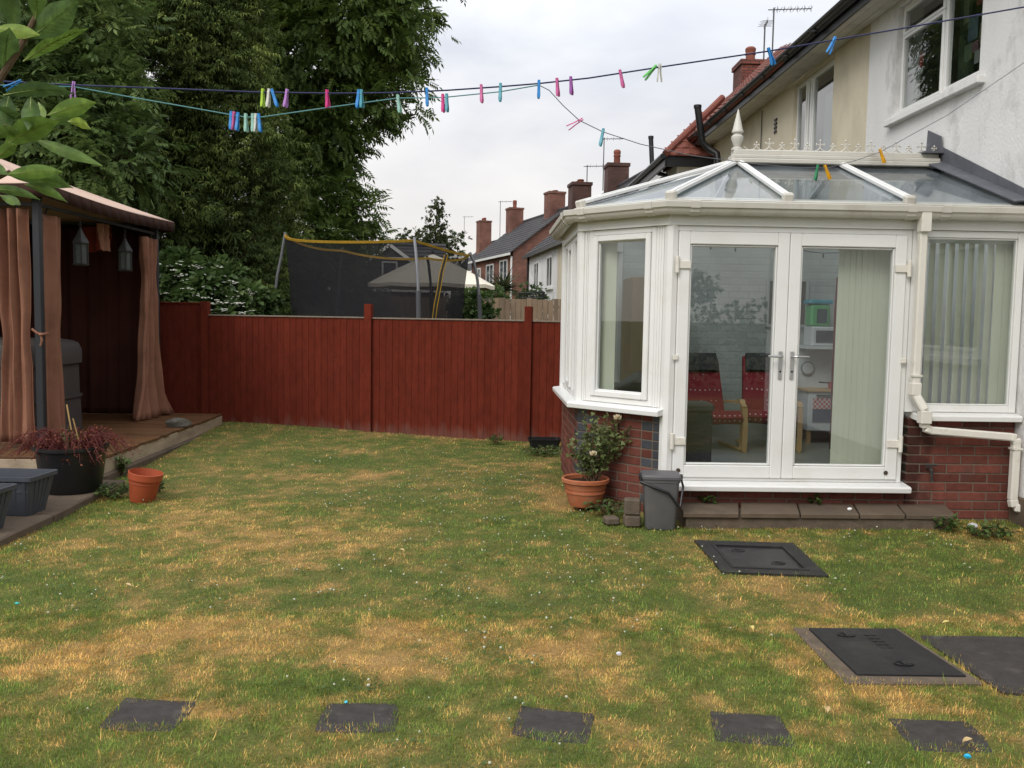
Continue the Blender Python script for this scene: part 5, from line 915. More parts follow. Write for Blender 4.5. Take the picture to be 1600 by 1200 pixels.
# ================================================================== STEPPING STONES AND COVERS
for k, ((cx_, cy_), lb) in enumerate(zip(((-1.315, 3.375), (-.485, 3.365), (.27, 3.30), (1.045, 3.285), (1.775, 3.235)), ('leftmost dark square stepping slab sunk in the lawn', 'second stepping slab from the left, sunk in the lawn', 'middle stepping slab of the row in the lawn', 'fourth stepping slab from the left, with pale stains', 'rightmost stepping slab of the row, below the manhole cover'))):
    r_ = random.Random(k); P = [(x+r_.uniform(-.012, .012), y+r_.uniform(-.012, .012)) for x, y in ((-.15, -.13), (0, -.135), (.15, -.13), (.155, 0), (.15, .13), (0, .128), (-.15, .13), (-.155, 0))]
    o = MB().prism(P, -.05, .0).build('stepping_slab', m_slate, bevel=.006); o.location = (cx_, cy_, float(lawn_z(np.array(cx_), np.array(cy_)))+.004); o.rotation_euler = (R(r_.uniform(-1, 1)), R(r_.uniform(-1, 1)), R((-3, 2, -14, -6, -4)[k])); tag(o, lb, 'stepping stone', 'stepping slabs in the lawn')
def quadp(pts): return [gp(*p) for p in pts]
def lerp2(Q_, u, v): a = [Q_[0][i]*(1-u)+Q_[1][i]*u for i in (0, 1)]; b = [Q_[3][i]*(1-u)+Q_[2][i]*u for i in (0, 1)]; return tuple(a[i]*(1-v)+b[i]*v for i in (0, 1))
# tray cover near the patio: outer frame, sunken tray with a wet infill
Q1 = [(1.50, 6.16), (2.20, 6.10), (2.14, 5.30), (1.49, 5.36)]; mc = thing('manhole_cover', 'dark framed recessed manhole cover wet with rain, nearer the patio', 'manhole cover', (1.83, 5.73, 0), group='manhole covers in the lawn')
def qring(Q_, u0, u1, v0, v1, w_, z0, z1):
    m = MB()
    for a, b, c, d in ((u0, u1, v0, v0+w_), (u0, u1, v1-w_, v1), (u0, u0+w_, v0+w_, v1-w_), (u1-w_, u1, v0+w_, v1-w_)): m.prism([lerp2(Q_, *p) for p in ((a, d), (b, d), (b, c), (a, c))], z0, z1)
    return m
qring(Q1, 0, 1, 0, 1, .13, -.05, .012).build('frame', m_iron, mc); qring(Q1, .13, .87, .13, .87, .035, -.05, .016).build('tray_rim', m_iron, mc)
m_wet = mat('wet_cover', (.020, .020, .021), .32, .3, 8, .2, 60, .22, dirt=(.04, .035, .03), damt=.6, dscale=5); MB().prism([lerp2(Q1, *p) for p in ((.165, .835), (.835, .835), (.835, .165), (.165, .165))], -.05, .005).build('cover_plate', m_wet, mc)
for u, v in ((.36, .3), (.64, .66)): p = lerp2(Q1, u, v); MB().lathe([(.05, .004), (.045, .012), (.03, .012), (.028, .006)], (p[0], p[1], 0), 12, 1, .6, cap=False).build('lifting_eye', m_iron, mc)
Q2 = [(1.66, 4.34), (2.11, 4.34), (2.155, 3.75), (1.665, 3.76)]; m2 = thing('manhole_cover', 'dark cast cover with two lifting slots in a concrete surround at lower right', 'manhole cover', (1.9, 4.05, 0), group='manhole covers in the lawn')
S2 = [(1.59, 4.375), (2.14, 4.37), (2.20, 3.69), (1.585, 3.69)]; MB().prism([S2[3], S2[2], S2[1], S2[0]], -.06, .014).build('surround', m_block, m2, bevel=.006); MB().prism([Q2[3], Q2[2], Q2[1], Q2[0]], -.02, .024).build('cover_plate', m_iron, m2, bevel=.003)
for u, v in ((.33, .18), (.55, .80)):
    p = lerp2(Q2, u, v); MB().lathe([(.045, .0242), (.047, .030), (.040, .030), (.036, .0245)], (p[0], p[1], 0), 16, 1, .62, cap=False).build('slot_rim', m_iron, m2); MB().lathe([(.001, .0252), (.036, .0252)], (p[0], p[1], 0), 16, 1, .62, cap=False).build('slot', m_black, m2); MB().box(p[0]-.008, p[0]+.008, p[1]-.022, p[1]+.022, .024, .032).build('lifting_bar', m_iron, m2)
for k in range(5):
    for j in range(2): p = lerp2(Q2, .56+.07*j, .18+.07*k); MB().box(p[0]-.012, p[0]+.012, p[1]-.006, p[1]+.006, .024, .027).build('raised_mark', m_iron, m2)
tag(MB().prism([(2.235, 3.60), (2.95, 3.55), (2.95, 4.26), (2.20, 4.27)], -.06, .016).build('concrete_slab', m_slate, bevel=.008), 'weathered dark slab with pale patches right of the lower manhole cover', 'slab')
# ================================================================== WASHING LINES AND PEGS
m_rope1 = plastic('navy_line', (.012, .016, .075)); m_rope2 = plastic('teal_line', (.10, .26, .27)); m_rope3 = plastic('grey_line', (.12, .125, .15))
UP = [(-420, 108, 3.3), (0, 127, 3.3), (115, 133, 3.3), (250, 138, 3.3), (400, 144, 3.3), (520, 146, 3.3), (610, 145, 3.3), (700, 141, 3.3), (780, 135.5, 3.3), (842, 130.5, 3.3), (920, 122, 3.3), (1030, 105, 3.3), (1200, 80, 3.3), (1400, 46, 3.3), (1600, 11, 3.3)]
LO = [(0, 133, 3.3), (115, 135.5, 3.3), (200, 151, 3.3), (300, 168.5, 3.3), (365, 180, 3.3), (383, 183, 3.3), (408, 183, 3.3), (520, 167, 3.3), (620, 153.5, 3.3), (690, 152.5, 3.3), (780, 143.5, 3.3), (842, 133, 3.3)]
TL = [(842, 133, 3.3), (858, 141, 3.3), (880, 165, 3.3), (905, 188, 3.32), (942, 206, 3.36), (1000, 225, 3.42), (1080, 243, 3.5), (1180, 256, 3.62), (1250, 262.5, 3.72), (1295, 262, 3.78), (1340, 250, 3.84), (1376, 237, 3.9), (1480, 180, 4.0), (1600, 98, 4.15)]
up3 = [at(*p) for p in UP]; hk = Vector((XW-.02, 3.2, up3[-1].z+(up3[-1].z-up3[-2].z)/(up3[-1].x-up3[-2].x)*(XW-up3[-1].x)))
tag(MB().tube(up3+[hk], .0028, 6).build('washing_line', m_rope1, smooth=True), 'taut navy blue washing line crossing the whole garden to the house', 'washing line')
lo3 = [at(*p) for p in LO]; tag(MB().tube([at(-420, 112, 3.31)]+lo3, .0021, 6).build('washing_line', m_rope2, smooth=True), 'slack teal washing line hanging below the navy line on the left', 'washing line')
tl3 = [at(*p) for p in TL]; tag(MB().tube(tl3+[Vector((XW-.02, 4.7, 3.75))], .0016, 6).build('washing_line', m_rope3, smooth=True), 'thin grey line drooping in front of the conservatory roof', 'washing line')
lp = thing('line_post', 'metal washing line post standing left out of view', 'post', (-2.9, 3.3, 0)); e = at(-420, 108, 3.3); lp.location = (e.x, e.y, 0); MB().tube([(e.x, e.y, -.05), (e.x, e.y, e.z+.08)], .024, 10).build('tube', m_galv, lp); MB().tube([(e.x-.2, e.y, e.z+.05), (e.x+.06, e.y, e.z+.05)], .012, 8).build('arm', m_galv, lp)
def peg_mesh():
    def half(sg):
        m = MB(); prof = [(.026, .0052, .0016), (.018, .0062, .0012), (.004, .0058, .0022), (-.012, .0062, .0030), (-.034, .0068, .0062), (-.046, .0045, .0070)]; rg = []
        for z, wd, off in prof: t_ = .0032; x0, x1 = sg*off, sg*(off+t_*1.25); rg.append([(x0, -wd, z), (x1, -wd*.8, z), (x1, wd*.8, z), (x0, wd, z)])
        loft(m, rg); return m.mesh('peg_half', .0006)
    sp = MB().tube([(-.0065, 0, .006), (-.004, .004, .008), (.004, .004, .008), (.0065, 0, .006), (.004, -.0055, .004), (-.004, -.0055, .004), (-.0065, 0, .006)], .0009, 5).mesh('spring')
    return half(1), half(-1), sp
PH1, PH2, PSP = peg_mesh(); PSP.materials.append(m_galv)
PC = {'blue': (.02, .22, .58), 'lilac': (.42, .20, .52), 'lime': (.36, .56, .04), 'white': (.60, .60, .54), 'hot pink': (.60, .035, .22), 'teal': (.09, .34, .42), 'mint': (.28, .50, .42), 'purple': (.30, .08, .33), 'green': (.01, .19, .07), 'bright green': (.12, .46, .10), 'yellow': (.68, .34, .01), 'pink': (.55, .11, .30)}
PM = {k: plastic('peg_'+k.replace(' ', '_'), v) for k, v in PC.items()}; PMESH = {}
def on_line(L3, px):
    b = None
    for a, c in zip(L3, L3[1:]):
        def sxp(p): v = CM.to_3x3().transposed() @ (p-Vector((0, 0, CAMZ))); return 800+FPX*v.x/-v.z
        s0, s1 = sxp(a), sxp(c)
        if s0 <= px <= s1: b = a.lerp(c, (px-s0)/(s1-s0))
    return b
ORD = ['first', 'second', 'third', 'fourth', 'fifth', 'sixth', 'seventh', 'eighth', 'ninth', 'tenth', 'eleventh', 'twelfth', 'thirteenth', 'fourteenth', 'fifteenth', 'sixteenth', 'seventeenth', 'eighteenth', 'nineteenth', 'twentieth']
def pegs(L3, lst, where):
    for k, (px, c, tilt, spin) in enumerate(lst):
        p = on_line(L3, px); lean = 'tilted ' if abs(tilt) > 25 else ''
        g = thing('clothes_peg', f'{lean}{c} clothes peg, {ORD[k]} from the left on the {where}', 'clothes peg', p, 0, 'clothes pegs on the washing lines'); g.scale = (.92,)*3
        g.rotation_euler = (Matrix.Rotation(R(tilt), 4, 'Y') @ Matrix.Rotation(R(spin), 4, 'Z')).to_euler(); g.location = p
        for me, nm in ((PH1, 'jaw'), (PH2, 'jaw'), (PSP, 'spring')):
            if nm == 'jaw':
                kk = (c, me.name)
                if kk not in PMESH: PMESH[kk] = me.copy(); PMESH[kk].materials.clear(); PMESH[kk].materials.append(PM[c])
                me = PMESH[kk]
            o = bpy.data.objects.new(nm, me); COL.objects.link(o); o.parent = g; o.location = (0, 0, -.012)
            if nm == 'jaw' and spin < 60: pass
pegs(up3, [(28, 'blue', 62, 10), (115, 'lilac', 4, 12), (410.5, 'lime', 0, 60), (420, 'white', 4, 70), (426, 'blue', -18, 85), (448, 'lilac', 6, 60), (511, 'hot pink', -4, 55), (560, 'blue', 6, 85), (564.5, 'teal', -3, 60), (667, 'blue', -2, 88), (752, 'pink', -3, 75), (782, 'teal', 1, 80), (842, 'blue', 0, 88), (870.5, 'pink', -5, 60), (892, 'purple', -4, 60), (969.5, 'pink', -13, 62), (1022, 'bright green', 42, 40), (1031, 'white', 0, 8), (1202, 'blue', -20, 20), (1303, 'blue', 22, 20)], 'navy washing line')
pegs(lo3, [(361, 'blue', 2, 88), (365, 'pink', 2, 60), (371.5, 'blue', 4, 80), (384, 'mint', -2, 70), (395, 'mint', -2, 70), (399.5, 'white', 2, 70), (404.5, 'blue', -6, 85), (622, 'mint', -9, 65), (692, 'hot pink', -2, 70), (698, 'teal', -2, 70)], 'slack teal washing line')
pegs(tl3, [(906, 'hot pink', 58, 10), (942, 'teal', 10, 70), (1277, 'green', 8, 50), (1290, 'yellow', -24, 40), (1376, 'yellow', -22, 40)], 'thin drooping grey line')
# ================================================================== LAUREL IN THE TOP LEFT CORNER
LD = 1.30
lr = thing('laurel_shrub', 'glossy laurel branch with large leaves hanging in the top left corner', 'shrub', (-1.05, 1.15, 0))
stem = [Vector((-1.05, 1.15, -.05)), Vector((-1.02, 1.17, .9)), Vector((-.93, 1.22, 1.62)), at(-60, 200, LD), at(0, 123, LD), at(25, 85, LD), at(46, 46, LD), at(66, 8, LD), at(80, -60, LD)]
MB().tube(stem, [.018, .014, .009, .006, .0048, .0045, .0042, .004, .003], 8).tube([Vector((-.93, 1.22, 1.62)), at(-60, 300, LD), at(0, 276, LD), at(16, 268, LD)], [.008, .005, .0035, .003], 6).tube([stem[3], at(-20, 190, LD), at(20, 200, LD*.99), at(48, 196, LD*.98)], [.005, .004, .003, .002], 6).build('stem', m_stem, lr, smooth=True)
m_laurel = leafmat('laurel_leaf', (.065, .115, .042), (.15, .25, .045), (.36, .47, .07), .4, .5, .3, mott=70); m_rib = mat('leaf_midrib', (.24, .30, .10), .5, .1)
def bigleaf(b, t_, wd, tint, cup=.25, dz=0.0, twist=0.0):
    b = at(*b, LD+dz); t_ = at(*t_, LD+dz-.03-.02*random.random()); ax = t_-b; L = ax.length*1.06; ax.normalize(); view = Vector((b.x, b.y, b.z-CAMZ)).normalized(); s = ax.cross(view).normalized(); nrm = s.cross(ax); s = (s*math.cos(twist)+nrm*math.sin(twist)); nrm = s.cross(ax); wd = wd*LD/FPX*1.15; V = []; tt = []; F = []; n = 12
    for i in range(n+1):
        f = i/n; w_ = wd*.74*(math.sin(math.pi*min(1, f**.88))**1.12)*(1.12-.22*f)+.0004; c = b+ax*L*f-Vector((0, 0, 1))*(.10*L*f*f)+nrm*(.05*L*math.sin(math.pi*f)); wav = .06*wd*math.sin(f*19)
        for k, q in enumerate((-1, -.5, 0, .5, 1)): V.append(tuple(c+s*(w_*q)+nrm*(cup*w_*abs(q)+wav*abs(q)*(1 if k > 2 else -1)))); tt.append(tint+(.10 if q == 0 else 0)-.06*abs(q)+.05*math.sin(7*f+3*q))
    for i in range(n):
        for k in range(4): a = i*5+k; F.append((a, a+1, a+6, a+5))
    o = npmesh('leaf', np.array(V), np.array(F), m_laurel, lr, {'tint': np.clip(np.array(tt), 0, 1)}, smooth=True)
    mr = MB().tube([Vector(V[i*5+2])-nrm*(-.0008) for i in range(n)], [.0013*(1-.8*i/n) for i in range(n)], 4)
    for i in range(2, n-2):
        for e in (0, 4): mr.tube([Vector(V[i*5+2])+nrm*.0004, Vector(V[(i+1)*5+(1 if e == 0 else 3)])+nrm*.0006, Vector(V[(i+2)*5+e]).lerp(Vector(V[(i+2)*5+2]), .12)+nrm*.0005], [.0005, .0004, .0002], 3)
    mr.build('midrib', m_rib, o)
for a in [((47, 60), (118, -8), 24, .18), ((36, 96), (132, 33), 11, .55), ((-12, 44), (58, 44), 12, .72), ((6, 112), (14, 38), 22, .14), ((28, 50), (12, -36), 17, .22), ((55, 30), (60, -40), 14, .3), ((5, 149), (112, 133), 14, .10), ((14, 148), (2, 198), 16, .12), ((48, 150), (44, 192), 14, .16), ((74, 180), (146, 150), 15, .55),
          ((6, 228), (88, 178), 21, .5), ((52, 217), (154, 244), 11, .42), ((106, 190), (140, 195), 9, .9), ((8, 273), (93, 256), 12, .52), ((18, 276), (109, 281), 17, .28), ((-20, 294), (58, 300), 8, .22), ((38, 288), (101, 305), 9, .4), ((60, 160), (69, 178), 6, .7), ((-16, 216), (28, 196), 12, .4), ((-10, 250), (24, 218), 10, .5), ((-25, 190), (30, 170), 16, .2), ((-10, 20), (30, -30), 20, .2), ((70, 190), (136, 172), 12, .25), ((0, 305), (30, 312), 8, .45), ((-40, 250), (10, 262), 10, .3)]:
    bigleaf(*a, dz=random.uniform(-.04, .05), twist=random.uniform(-.5, .5))
# ================================================================== INSIDE THE CONSERVATORY
m, t, N_, L_ = nodes('red_spotted_fabric'); o_ = N_('ShaderNodeOutputMaterial'); p_ = N_('ShaderNodeBsdfPrincipled'); L_(p_.outputs[0], o_.inputs[0]); tc_ = N_('ShaderNodeTexCoord'); v_ = N_('ShaderNodeTexVoronoi'); v_.inputs['Scale'].default_value = 17; v_.inputs['Randomness'].default_value = .15; L_(tc_.outputs['Object'], v_.inputs[0]); g_ = N_('ShaderNodeMath'); g_.operation = 'LESS_THAN'; g_.inputs[1].default_value = .17; L_(v_.outputs['Distance'], g_.inputs[0]); x_ = N_('ShaderNodeMixRGB'); x_.inputs[1].default_value = (.19, .006, .018, 1); x_.inputs[2].default_value = (.42, .34, .34, 1); L_(g_.outputs[0], x_.inputs[0]); L_(x_.outputs[0], p_.inputs['Base Color']); p_.inputs['Roughness'].default_value = .9; m_spot = m
def pad(mb, pts, wdt, th, y):
    """cushion following a side profile of (x,z), width along y"""
    n = len(pts); rings = []
    for i, (x, z) in enumerate(pts):
        a, b = pts[max(i-1, 0)], pts[min(i+1, n-1)]; d = Vector((b[0]-a[0], b[1]-a[1])).normalized(); nx, nz = -d.y, d.x; e = .55 if i in (0, n-1) else 1; q = .5*th*e
        rings.append([(x+nx*q*k, y+wdt/2*s, z+nz*q*k) for k, s in ((-1, -.96), (-1, 0), (-1, .96), (-.5, 1), (.5, 1), (1, .94), (1.15, 0), (1, -.94), (.5, -1), (-.5, -1))])
    return loft(mb, rings)
def armchair(label, loc, rz):
    c = thing('armchair', label, 'armchair', loc, rz, 'red spotted armchairs in the conservatory')
    for s in (-.31, .31):
        MB().tube([(.36, s, .02), (-.28, s, .02), (-.36, s, .02)], .022, 6).build('runner', m_birch, c, world=False); m = MB(); pts = [(.34, s, .02), (.345, s, .30), (.32, s, .50), (.24, s, .55), (-.1, s, .53), (-.34, s, .50)]
        for p, q in zip(pts, pts[1:]): m.beam(p, q, .055, .024, up=(0, 1, 0) if False else (0, 0, 1) if abs(q[0]-p[0]) > abs(q[2]-p[2]) else (1, 0, 0))
        m.build('arm_frame', m_birch, c, world=False)
    pad(MB(), [(.36, .36), (.30, .40), (.1, .37), (-.10, .33), (-.20, .33)], .56, .13, 0).build('seat_cushion', m_spot, c, world=False, smooth=True)
    pad(MB(), [(-.14, .34), (-.22, .45), (-.32, .70), (-.42, .95), (-.45, 1.02)], .56, .13, 0).build('back_cushion', m_spot, c, world=False, smooth=True); pad(MB(), [(-.30, .86), (-.36, .95), (-.41, 1.06)], .5, .13, 0).build('head_pillow', m_wicker, c, world=False, smooth=True)
    MB().beam((.30, -.30, .33), (-.2, -.30, .28), .03, .05).beam((.30, .30, .33), (-.2, .30, .28), .03, .05).build('seat_frame', m_birch, c, world=False); return c
armchair('red spotted armchair with wooden arms seen through the left door', (2.24, 8.85, FLOOR), R(-82)).scale = (.9, .9, .9); armchair('red spotted armchair nearer the door centre, partly hidden by the handle stile', (2.92, 9.0, FLOOR), R(-102)).scale = (.9, .9, .9)
bk = thing('storage_basket', 'tall dark storage basket with grey lid behind the left door glass', 'basket', (1.80, 7.55, FLOOR)); MB().box(1.70, 1.93, 7.40, 7.66, FLOOR, .80).build('basket_body', m_wicker, bk, bevel=.02); MB().box(1.69, 1.94, 7.39, 7.67, .80, .88).build('lid', m_cover, bk, bevel=.02)
cb = thing('cabinet', 'beige cupboard seen through the angled window', 'cabinet', (1.7, 9.4, FLOOR)); MB().box(1.46, 1.86, 8.95, 9.6, FLOOR, 2.02).build('carcass', m_wood, cb, bevel=.006); MB().box(1.863, 1.90, 8.96, 9.59, FLOOR+.05, 2.0).build('door', m_darkwood, cb, bevel=.004)
for z in (.75, 1.2, 1.62): MB().box(1.901, 1.91, 8.97, 9.58, z, z+.02).build('shelf_edge', m_wood, cb)
lump('cushion_heap', 'dark heap of cushions on the sill inside the angled window', 'cushions', (1.40, 8.05, .98), (.22, .2, .13), m_cover, 9)
MB_ = MB(); pk_ = thing('play_kitchen', 'white toy kitchen with checked oven door behind the right door glass', 'toy kitchen', (3.80, 9.45, FLOOR)); m_white = plastic('white_laminate', (.60, .62, .63)); X0, X1, Y0, Y1 = 3.44, 4.18, 9.28, 9.68
MB().box(X0, X1, Y0, Y1, .42, .84).build('cabinet', m_white, pk_, bevel=.008); MB().box(X0-.02, X1+.02, Y0-.02, Y1, .84, .865).build('worktop', m_birch, pk_, bevel=.004); MB().box(X0, X1, Y1-.05, Y1, .865, 1.30).build('back_panel', m_white, pk_); MB().box(X0-.01, X1, Y0+.06, Y1, 1.30, 1.33).build('shelf', m_white, pk_)
for x in (X0+.03, X1-.03): MB().box(x-.02, x+.02, Y0+.02, Y0+.06, FLOOR, .42).build('leg', m_birch, pk_)
m, t, N_, L_ = nodes('checked_cloth'); o_ = N_('ShaderNodeOutputMaterial'); p_ = N_('ShaderNodeBsdfPrincipled'); L_(p_.outputs[0], o_.inputs[0]); g_ = N_('ShaderNodeNewGeometry'); k_ = N_('ShaderNodeTexChecker'); k_.inputs['Scale'].default_value = 40; k_.inputs[1].default_value = (.5, .05, .05, 1); k_.inputs[2].default_value = (.6, .55, .55, 1); L_(g_.outputs['Position'], k_.inputs[0]); L_(k_.outputs[0], p_.inputs['Base Color']); m_check = m
MB().box(X0+.05, X0+.33, Y0-.012, Y0-.002, .66, .775).build('oven_cloth', m_check, pk_); MB().box(X0+.05, X0+.33, Y0-.012, Y0-.002, .52, .655).build('oven_glass', plastic('navy_glass', (.02, .04, .09)), pk_); MB().box(X0+.08, X0+.30, Y0-.03, Y0-.014, .80, .815).build('handle', m_black, pk_); MB().box(X0+.40, X0+.402, Y0-.004, Y0-.001, .43, .83).build('door_gap', m_black, pk_)
tm = thing('toy_microwave', 'small white toy microwave on the toy kitchen shelf', 'toy microwave', (3.66, 9.5, 1.33)); MB().box(3.49, 3.84, 9.38, 9.64, 1.332, 1.54).build('case', m_white, tm, bevel=.01); MB().box(3.53, 3.75, 9.372, 9.379, 1.37, 1.50).build('door_glass', m_farglass, tm); MB().box(3.765, 3.78, 9.36, 9.379, 1.37, 1.50).build('handle', m_black, tm)
gt = thing('toy_box', 'bright green and blue toy box standing on the toy microwave', 'toy', (3.62, 9.5, 1.54)); MB().box(3.48, 3.69, 9.40, 9.6, 1.542, 1.78).build('box', plastic('toy_green', (.10, .42, .16)), gt, bevel=.02); MB().box(3.46, 3.71, 9.39, 9.61, 1.782, 1.83).build('lid', plastic('toy_blue', (.04, .30, .40)), gt, bevel=.01); MB().box(3.54, 3.65, 9.39, 9.399, 1.58, 1.73).build('panel', plastic('toy_dark', (.02, .06, .07)), gt)
cl = thing('toy_clock', 'round pale clock against the toy kitchen back panel', 'clock', (3.54, 9.6, 1.05)); MB().tube([(3.54, 9.62, 1.08), (3.54, 9.60, 1.08)], .075, 20).build('case', plastic('grey_rim', (.2, .2, .2)), cl); MB().tube([(3.54, 9.60, 1.08), (3.54, 9.598, 1.08)], .062, 20).build('face', m_white, cl)
rt = thing('toy_pan', 'red toy pan on the toy kitchen worktop', 'toy', (3.80, 9.45, .866)); MB().lathe([(.01, 0), (.07, 0), (.085, .07), (.078, .07), (.066, .01)], (3.80, 9.46, .867), 16, cap=False).build('bowl', plastic('toy_red', (.45, .03, .03)), rt); MB().beam((3.72, 9.44, .93), (3.60, 9.40, .94), .02, .015).build('handle', m_black, rt)
db = thing('wooden_frame', 'dark framed board hanging on the white interior wall', 'board', (3.5, 9.78, 1.4)); MB().box(3.12, 3.55, 9.765, 9.784, 1.55, 2.05).build('panel', m_cover, db); ring((3.10, 9.765), (4, 9.765), 0, .47, 1.53, 2.07, .03, .012, -.018).build('frame', m_wallint, db)
# blinds
def blind(name, label, P, Q, u0, u1, n, ang, z0, z1, wd=.088, d=-.11):
    b = thing(name, label, 'blind', (P[0]+.2, P[1], HEAD)); MB().wb(P, Q, u0-.03, u1+.03, z1, z1+.04, d+.02, d-.02).build('head_rail', m_upvc, b); base = math.atan2(Q[1]-P[1], Q[0]-P[0]); me = MB().box(-wd/2, wd/2, -.0012, .0012, z0, z1).mesh('slat'); me.materials.append(m_blind); L = math.hypot(Q[0]-P[0], Q[1]-P[1])
    for k in range(n):
        u = u0+(u1-u0)*k/max(1, n-1); o = link('slat', me, b); a = ang(k) if callable(ang) else ang; x_, y_ = P[0]+(Q[0]-P[0])*u/L, P[1]+(Q[1]-P[1])*u/L; nx, ny = (Q[1]-P[1])/L, -(Q[0]-P[0])/L; o.matrix_basis = Matrix.Translation((x_+nx*d, y_+ny*d, 0)) @ Matrix.Rotation(base+R(a)+random.uniform(-.04, .04), 4, 'Z')
    return b
blind('vertical_blind', 'half open pale green vertical blind in the right hand window', F0, F1, 2.08, 2.80, 10, lambda k: 33 if k < 8 else 10, .93, 2.24)
blind('vertical_blind', 'pale green blind drawn together behind the right door', F0, F1, 1.46, 1.80, 8, lambda k: 7, .36, 2.26, d=-.16); blind('vertical_blind', 'narrow bundle of pale slats inside the angled window', A, B, .19, .25, 4, 30, .93, 2.24)
rcu = thing('red_curtain', 'dark red furniture and cloth behind the right hand window', 'curtain', (3.9, 8.6, FLOOR)); curtain('drape', [(3.55, 8.9), (4.15, 8.9)], FLOOR, 2.05, 5, .05, mat('dark_red_cloth', (.13, .014, .022), .9, .1), rcu, seed=21); gdk = thing('tall_locker', 'dark grey tall cupboard behind the right hand window', 'cupboard', (3.7, 8.1, FLOOR)); MB().box(3.45, 3.82, 8.0, 8.4, FLOOR, 1.95).build('carcass', mat('dark_laminate', (.018, .018, .021), .6), gdk, bevel=.006); MB().box(3.47, 3.80, 7.985, 7.998, FLOOR+.04, 1.93).build('door', mat('grey_laminate', (.022, .022, .027), .6), gdk)
fl_ = thing('fairy_lights', 'string of dark fairy lights slung across inside the conservatory', 'fairy lights', (2.4, 7.4, 2.2)); pts = []
for a, b, sg in (((1.5, 7.2, 2.32), (2.35, 7.3, 2.27), .10), ((2.35, 7.3, 2.27), (3.25, 7.4, 2.26), .10)):
    for k in range(9): f = k/8; pts.append(Vector(a).lerp(Vector(b), f)-Vector((0, 0, sg*4*f*(1-f))))
MB().tube(pts, .0035, 5).build('wire', m_black, fl_); bm_ = MB()
for k, p in enumerate(pts):
    if k % 2: bm_.lathe([(.002, -.04), (.008, -.03), (.006, -.005)], p, 6)
bm_.build('bulbs', m_black, fl_, kind='stuff'); hd_ = thing('hanging_decoration', 'dark leaf-shaped ornament hanging behind the right door', 'ornament', (2.58, 7.5, 1.9)); MB().lathe([(.001, 0), (.035, .10), (.03, .16), (.001, .24)], (2.58, 7.5, 1.90), 10, 1, .3).build('drop', m_cover, hd_); MB().tube([(2.58, 7.5, 2.13), (2.58, 7.5, 2.25)], .002, 4).build('string', m_black, hd_)
# ================================================================== BEHIND THE CAMERA (seen mirrored in the glass)
tree('garden_hedge', 'clipped hedge at the other end of the garden, mirrored in the door glass', (0, -7, 0), [(x, -7, z, .8, .6, .7) for x in np.arange(-5, 10.1, .9) for z in (.6, 1.4)], 5200, m_bush, tuft(6), .22, .04, 'hedge', gap=.15, forks=False)
tree('orchard_tree', 'small tree beyond the hedge, mirrored in the left door glass', (5.2, -11, 0), [(5.2, -11, 2.7, .6, .6, .5), (4.5, -11, 2.4, .5, .5, .4), (5.9, -11, 2.5, .55, .55, .4)], 600, m_ash, tuft(6), .3, .09, gap=.25)
house('rear_house', 'neighbour house beyond the hedge, mirrored in the door glass', (4.0, -16), R(180), 7, 6, 2.5, 1.9, m_farbrick, m_darktile, [(1.5, 3, .9, 2.0), (4.5, 6, .9, 2.0)])
# ================================================================== SMALL THINGS ON THE GRASS
def litter(name, label, cat, px, py, sz, c, flat=.25, seed=1):
    x, y = gp(px, py, .02); lump(name, label, cat, (x, y, .022+float(lawn_z(np.array(x), np.array(y)))), (sz, sz*.7, sz*flat), plastic(name+'_colour', c), seed)
litter('bottle_cap', 'bright blue bottle cap at the lower right edge of the lawn', 'cap', 1512, 1182, .014, (.02, .42, .68), .6, 2); litter('blue_bead', 'tiny bright blue bead at the rim of the second stepping slab', 'bead', 541, 1098, .008, (.05, .5, .65), .8, 3); litter('foil_scrap', 'tiny pale foil scrap on the dry patch in mid lawn', 'litter', 967, 1023, .014, (.6, .6, .65), .7, 4)
litter('teal_scrap', 'small teal plastic scrap in the grass at the left', 'litter', 27, 942, .014, (.03, .42, .36), .5, 5); litter('crumpled_wrapper', 'crumpled pale wrapper by the foot of the brick wall', 'litter', 1519, 822, .05, (.5, .5, .52), .5, 6); litter('white_scrap', 'white scrap lying by the patio end', 'litter', 1467, 820, .045, (.6, .58, .54), .3, 7)
o = lump('paper_crumb', 'tiny white paper scrap on the patio step', 'litter', (2.83, 6.66, .14), (.02, .015, .014), plastic('paper_white', (.75, .75, .75)), 8)
tvl = leaf2((0, 0, 0), (1, .2, 0), .05, .03, -.1)
for k, (px, py, lb) in enumerate(((1472, 979, 'yellow fallen leaf beside the slab at lower right'), (1293, 1119, 'dry curled leaf below the lower manhole cover'), (632, 865, 'pale fallen leaf in mid lawn left of centre'), (746, 799, 'yellow fallen leaf in mid lawn right of centre'), (130, 827, 'pale fallen leaf near the paving at left'), (1504, 1166, 'dry leaf at the rim of the rightmost stepping slab'), (1176, 991, 'yellow leaf right of the dry patch'), (205, 919, 'bleached straw leaf in the grass at left'))):
    x, y = gp(px, py, .02); s = 1.0; V = []; F = []
    for i in range(6):
        f = i/5; w_ = .012*math.sin(math.pi*(f*.9+.05))
        for q in (-1, 0, 1): V.append((.042*f, w_*q, .012+.008*abs(q)+.010*math.sin(2.5*f)))
    F = [(i*3+q, i*3+q+1, i*3+q+4, i*3+q+3) for i in range(5) for q in (0, 1)]; o = MB().add(V, F).build('fallen_leaf', mat('dry_leaf', (.50, .37, .18) if k % 3 else (.56, .46, .16), .7, .2, 60), smooth=True); o.location = (x, y, .02+float(lawn_z(np.array(x), np.array(y)))); o.rotation_euler.z = k*1.3; tag(o, lb, 'leaf', 'fallen leaves on the lawn')
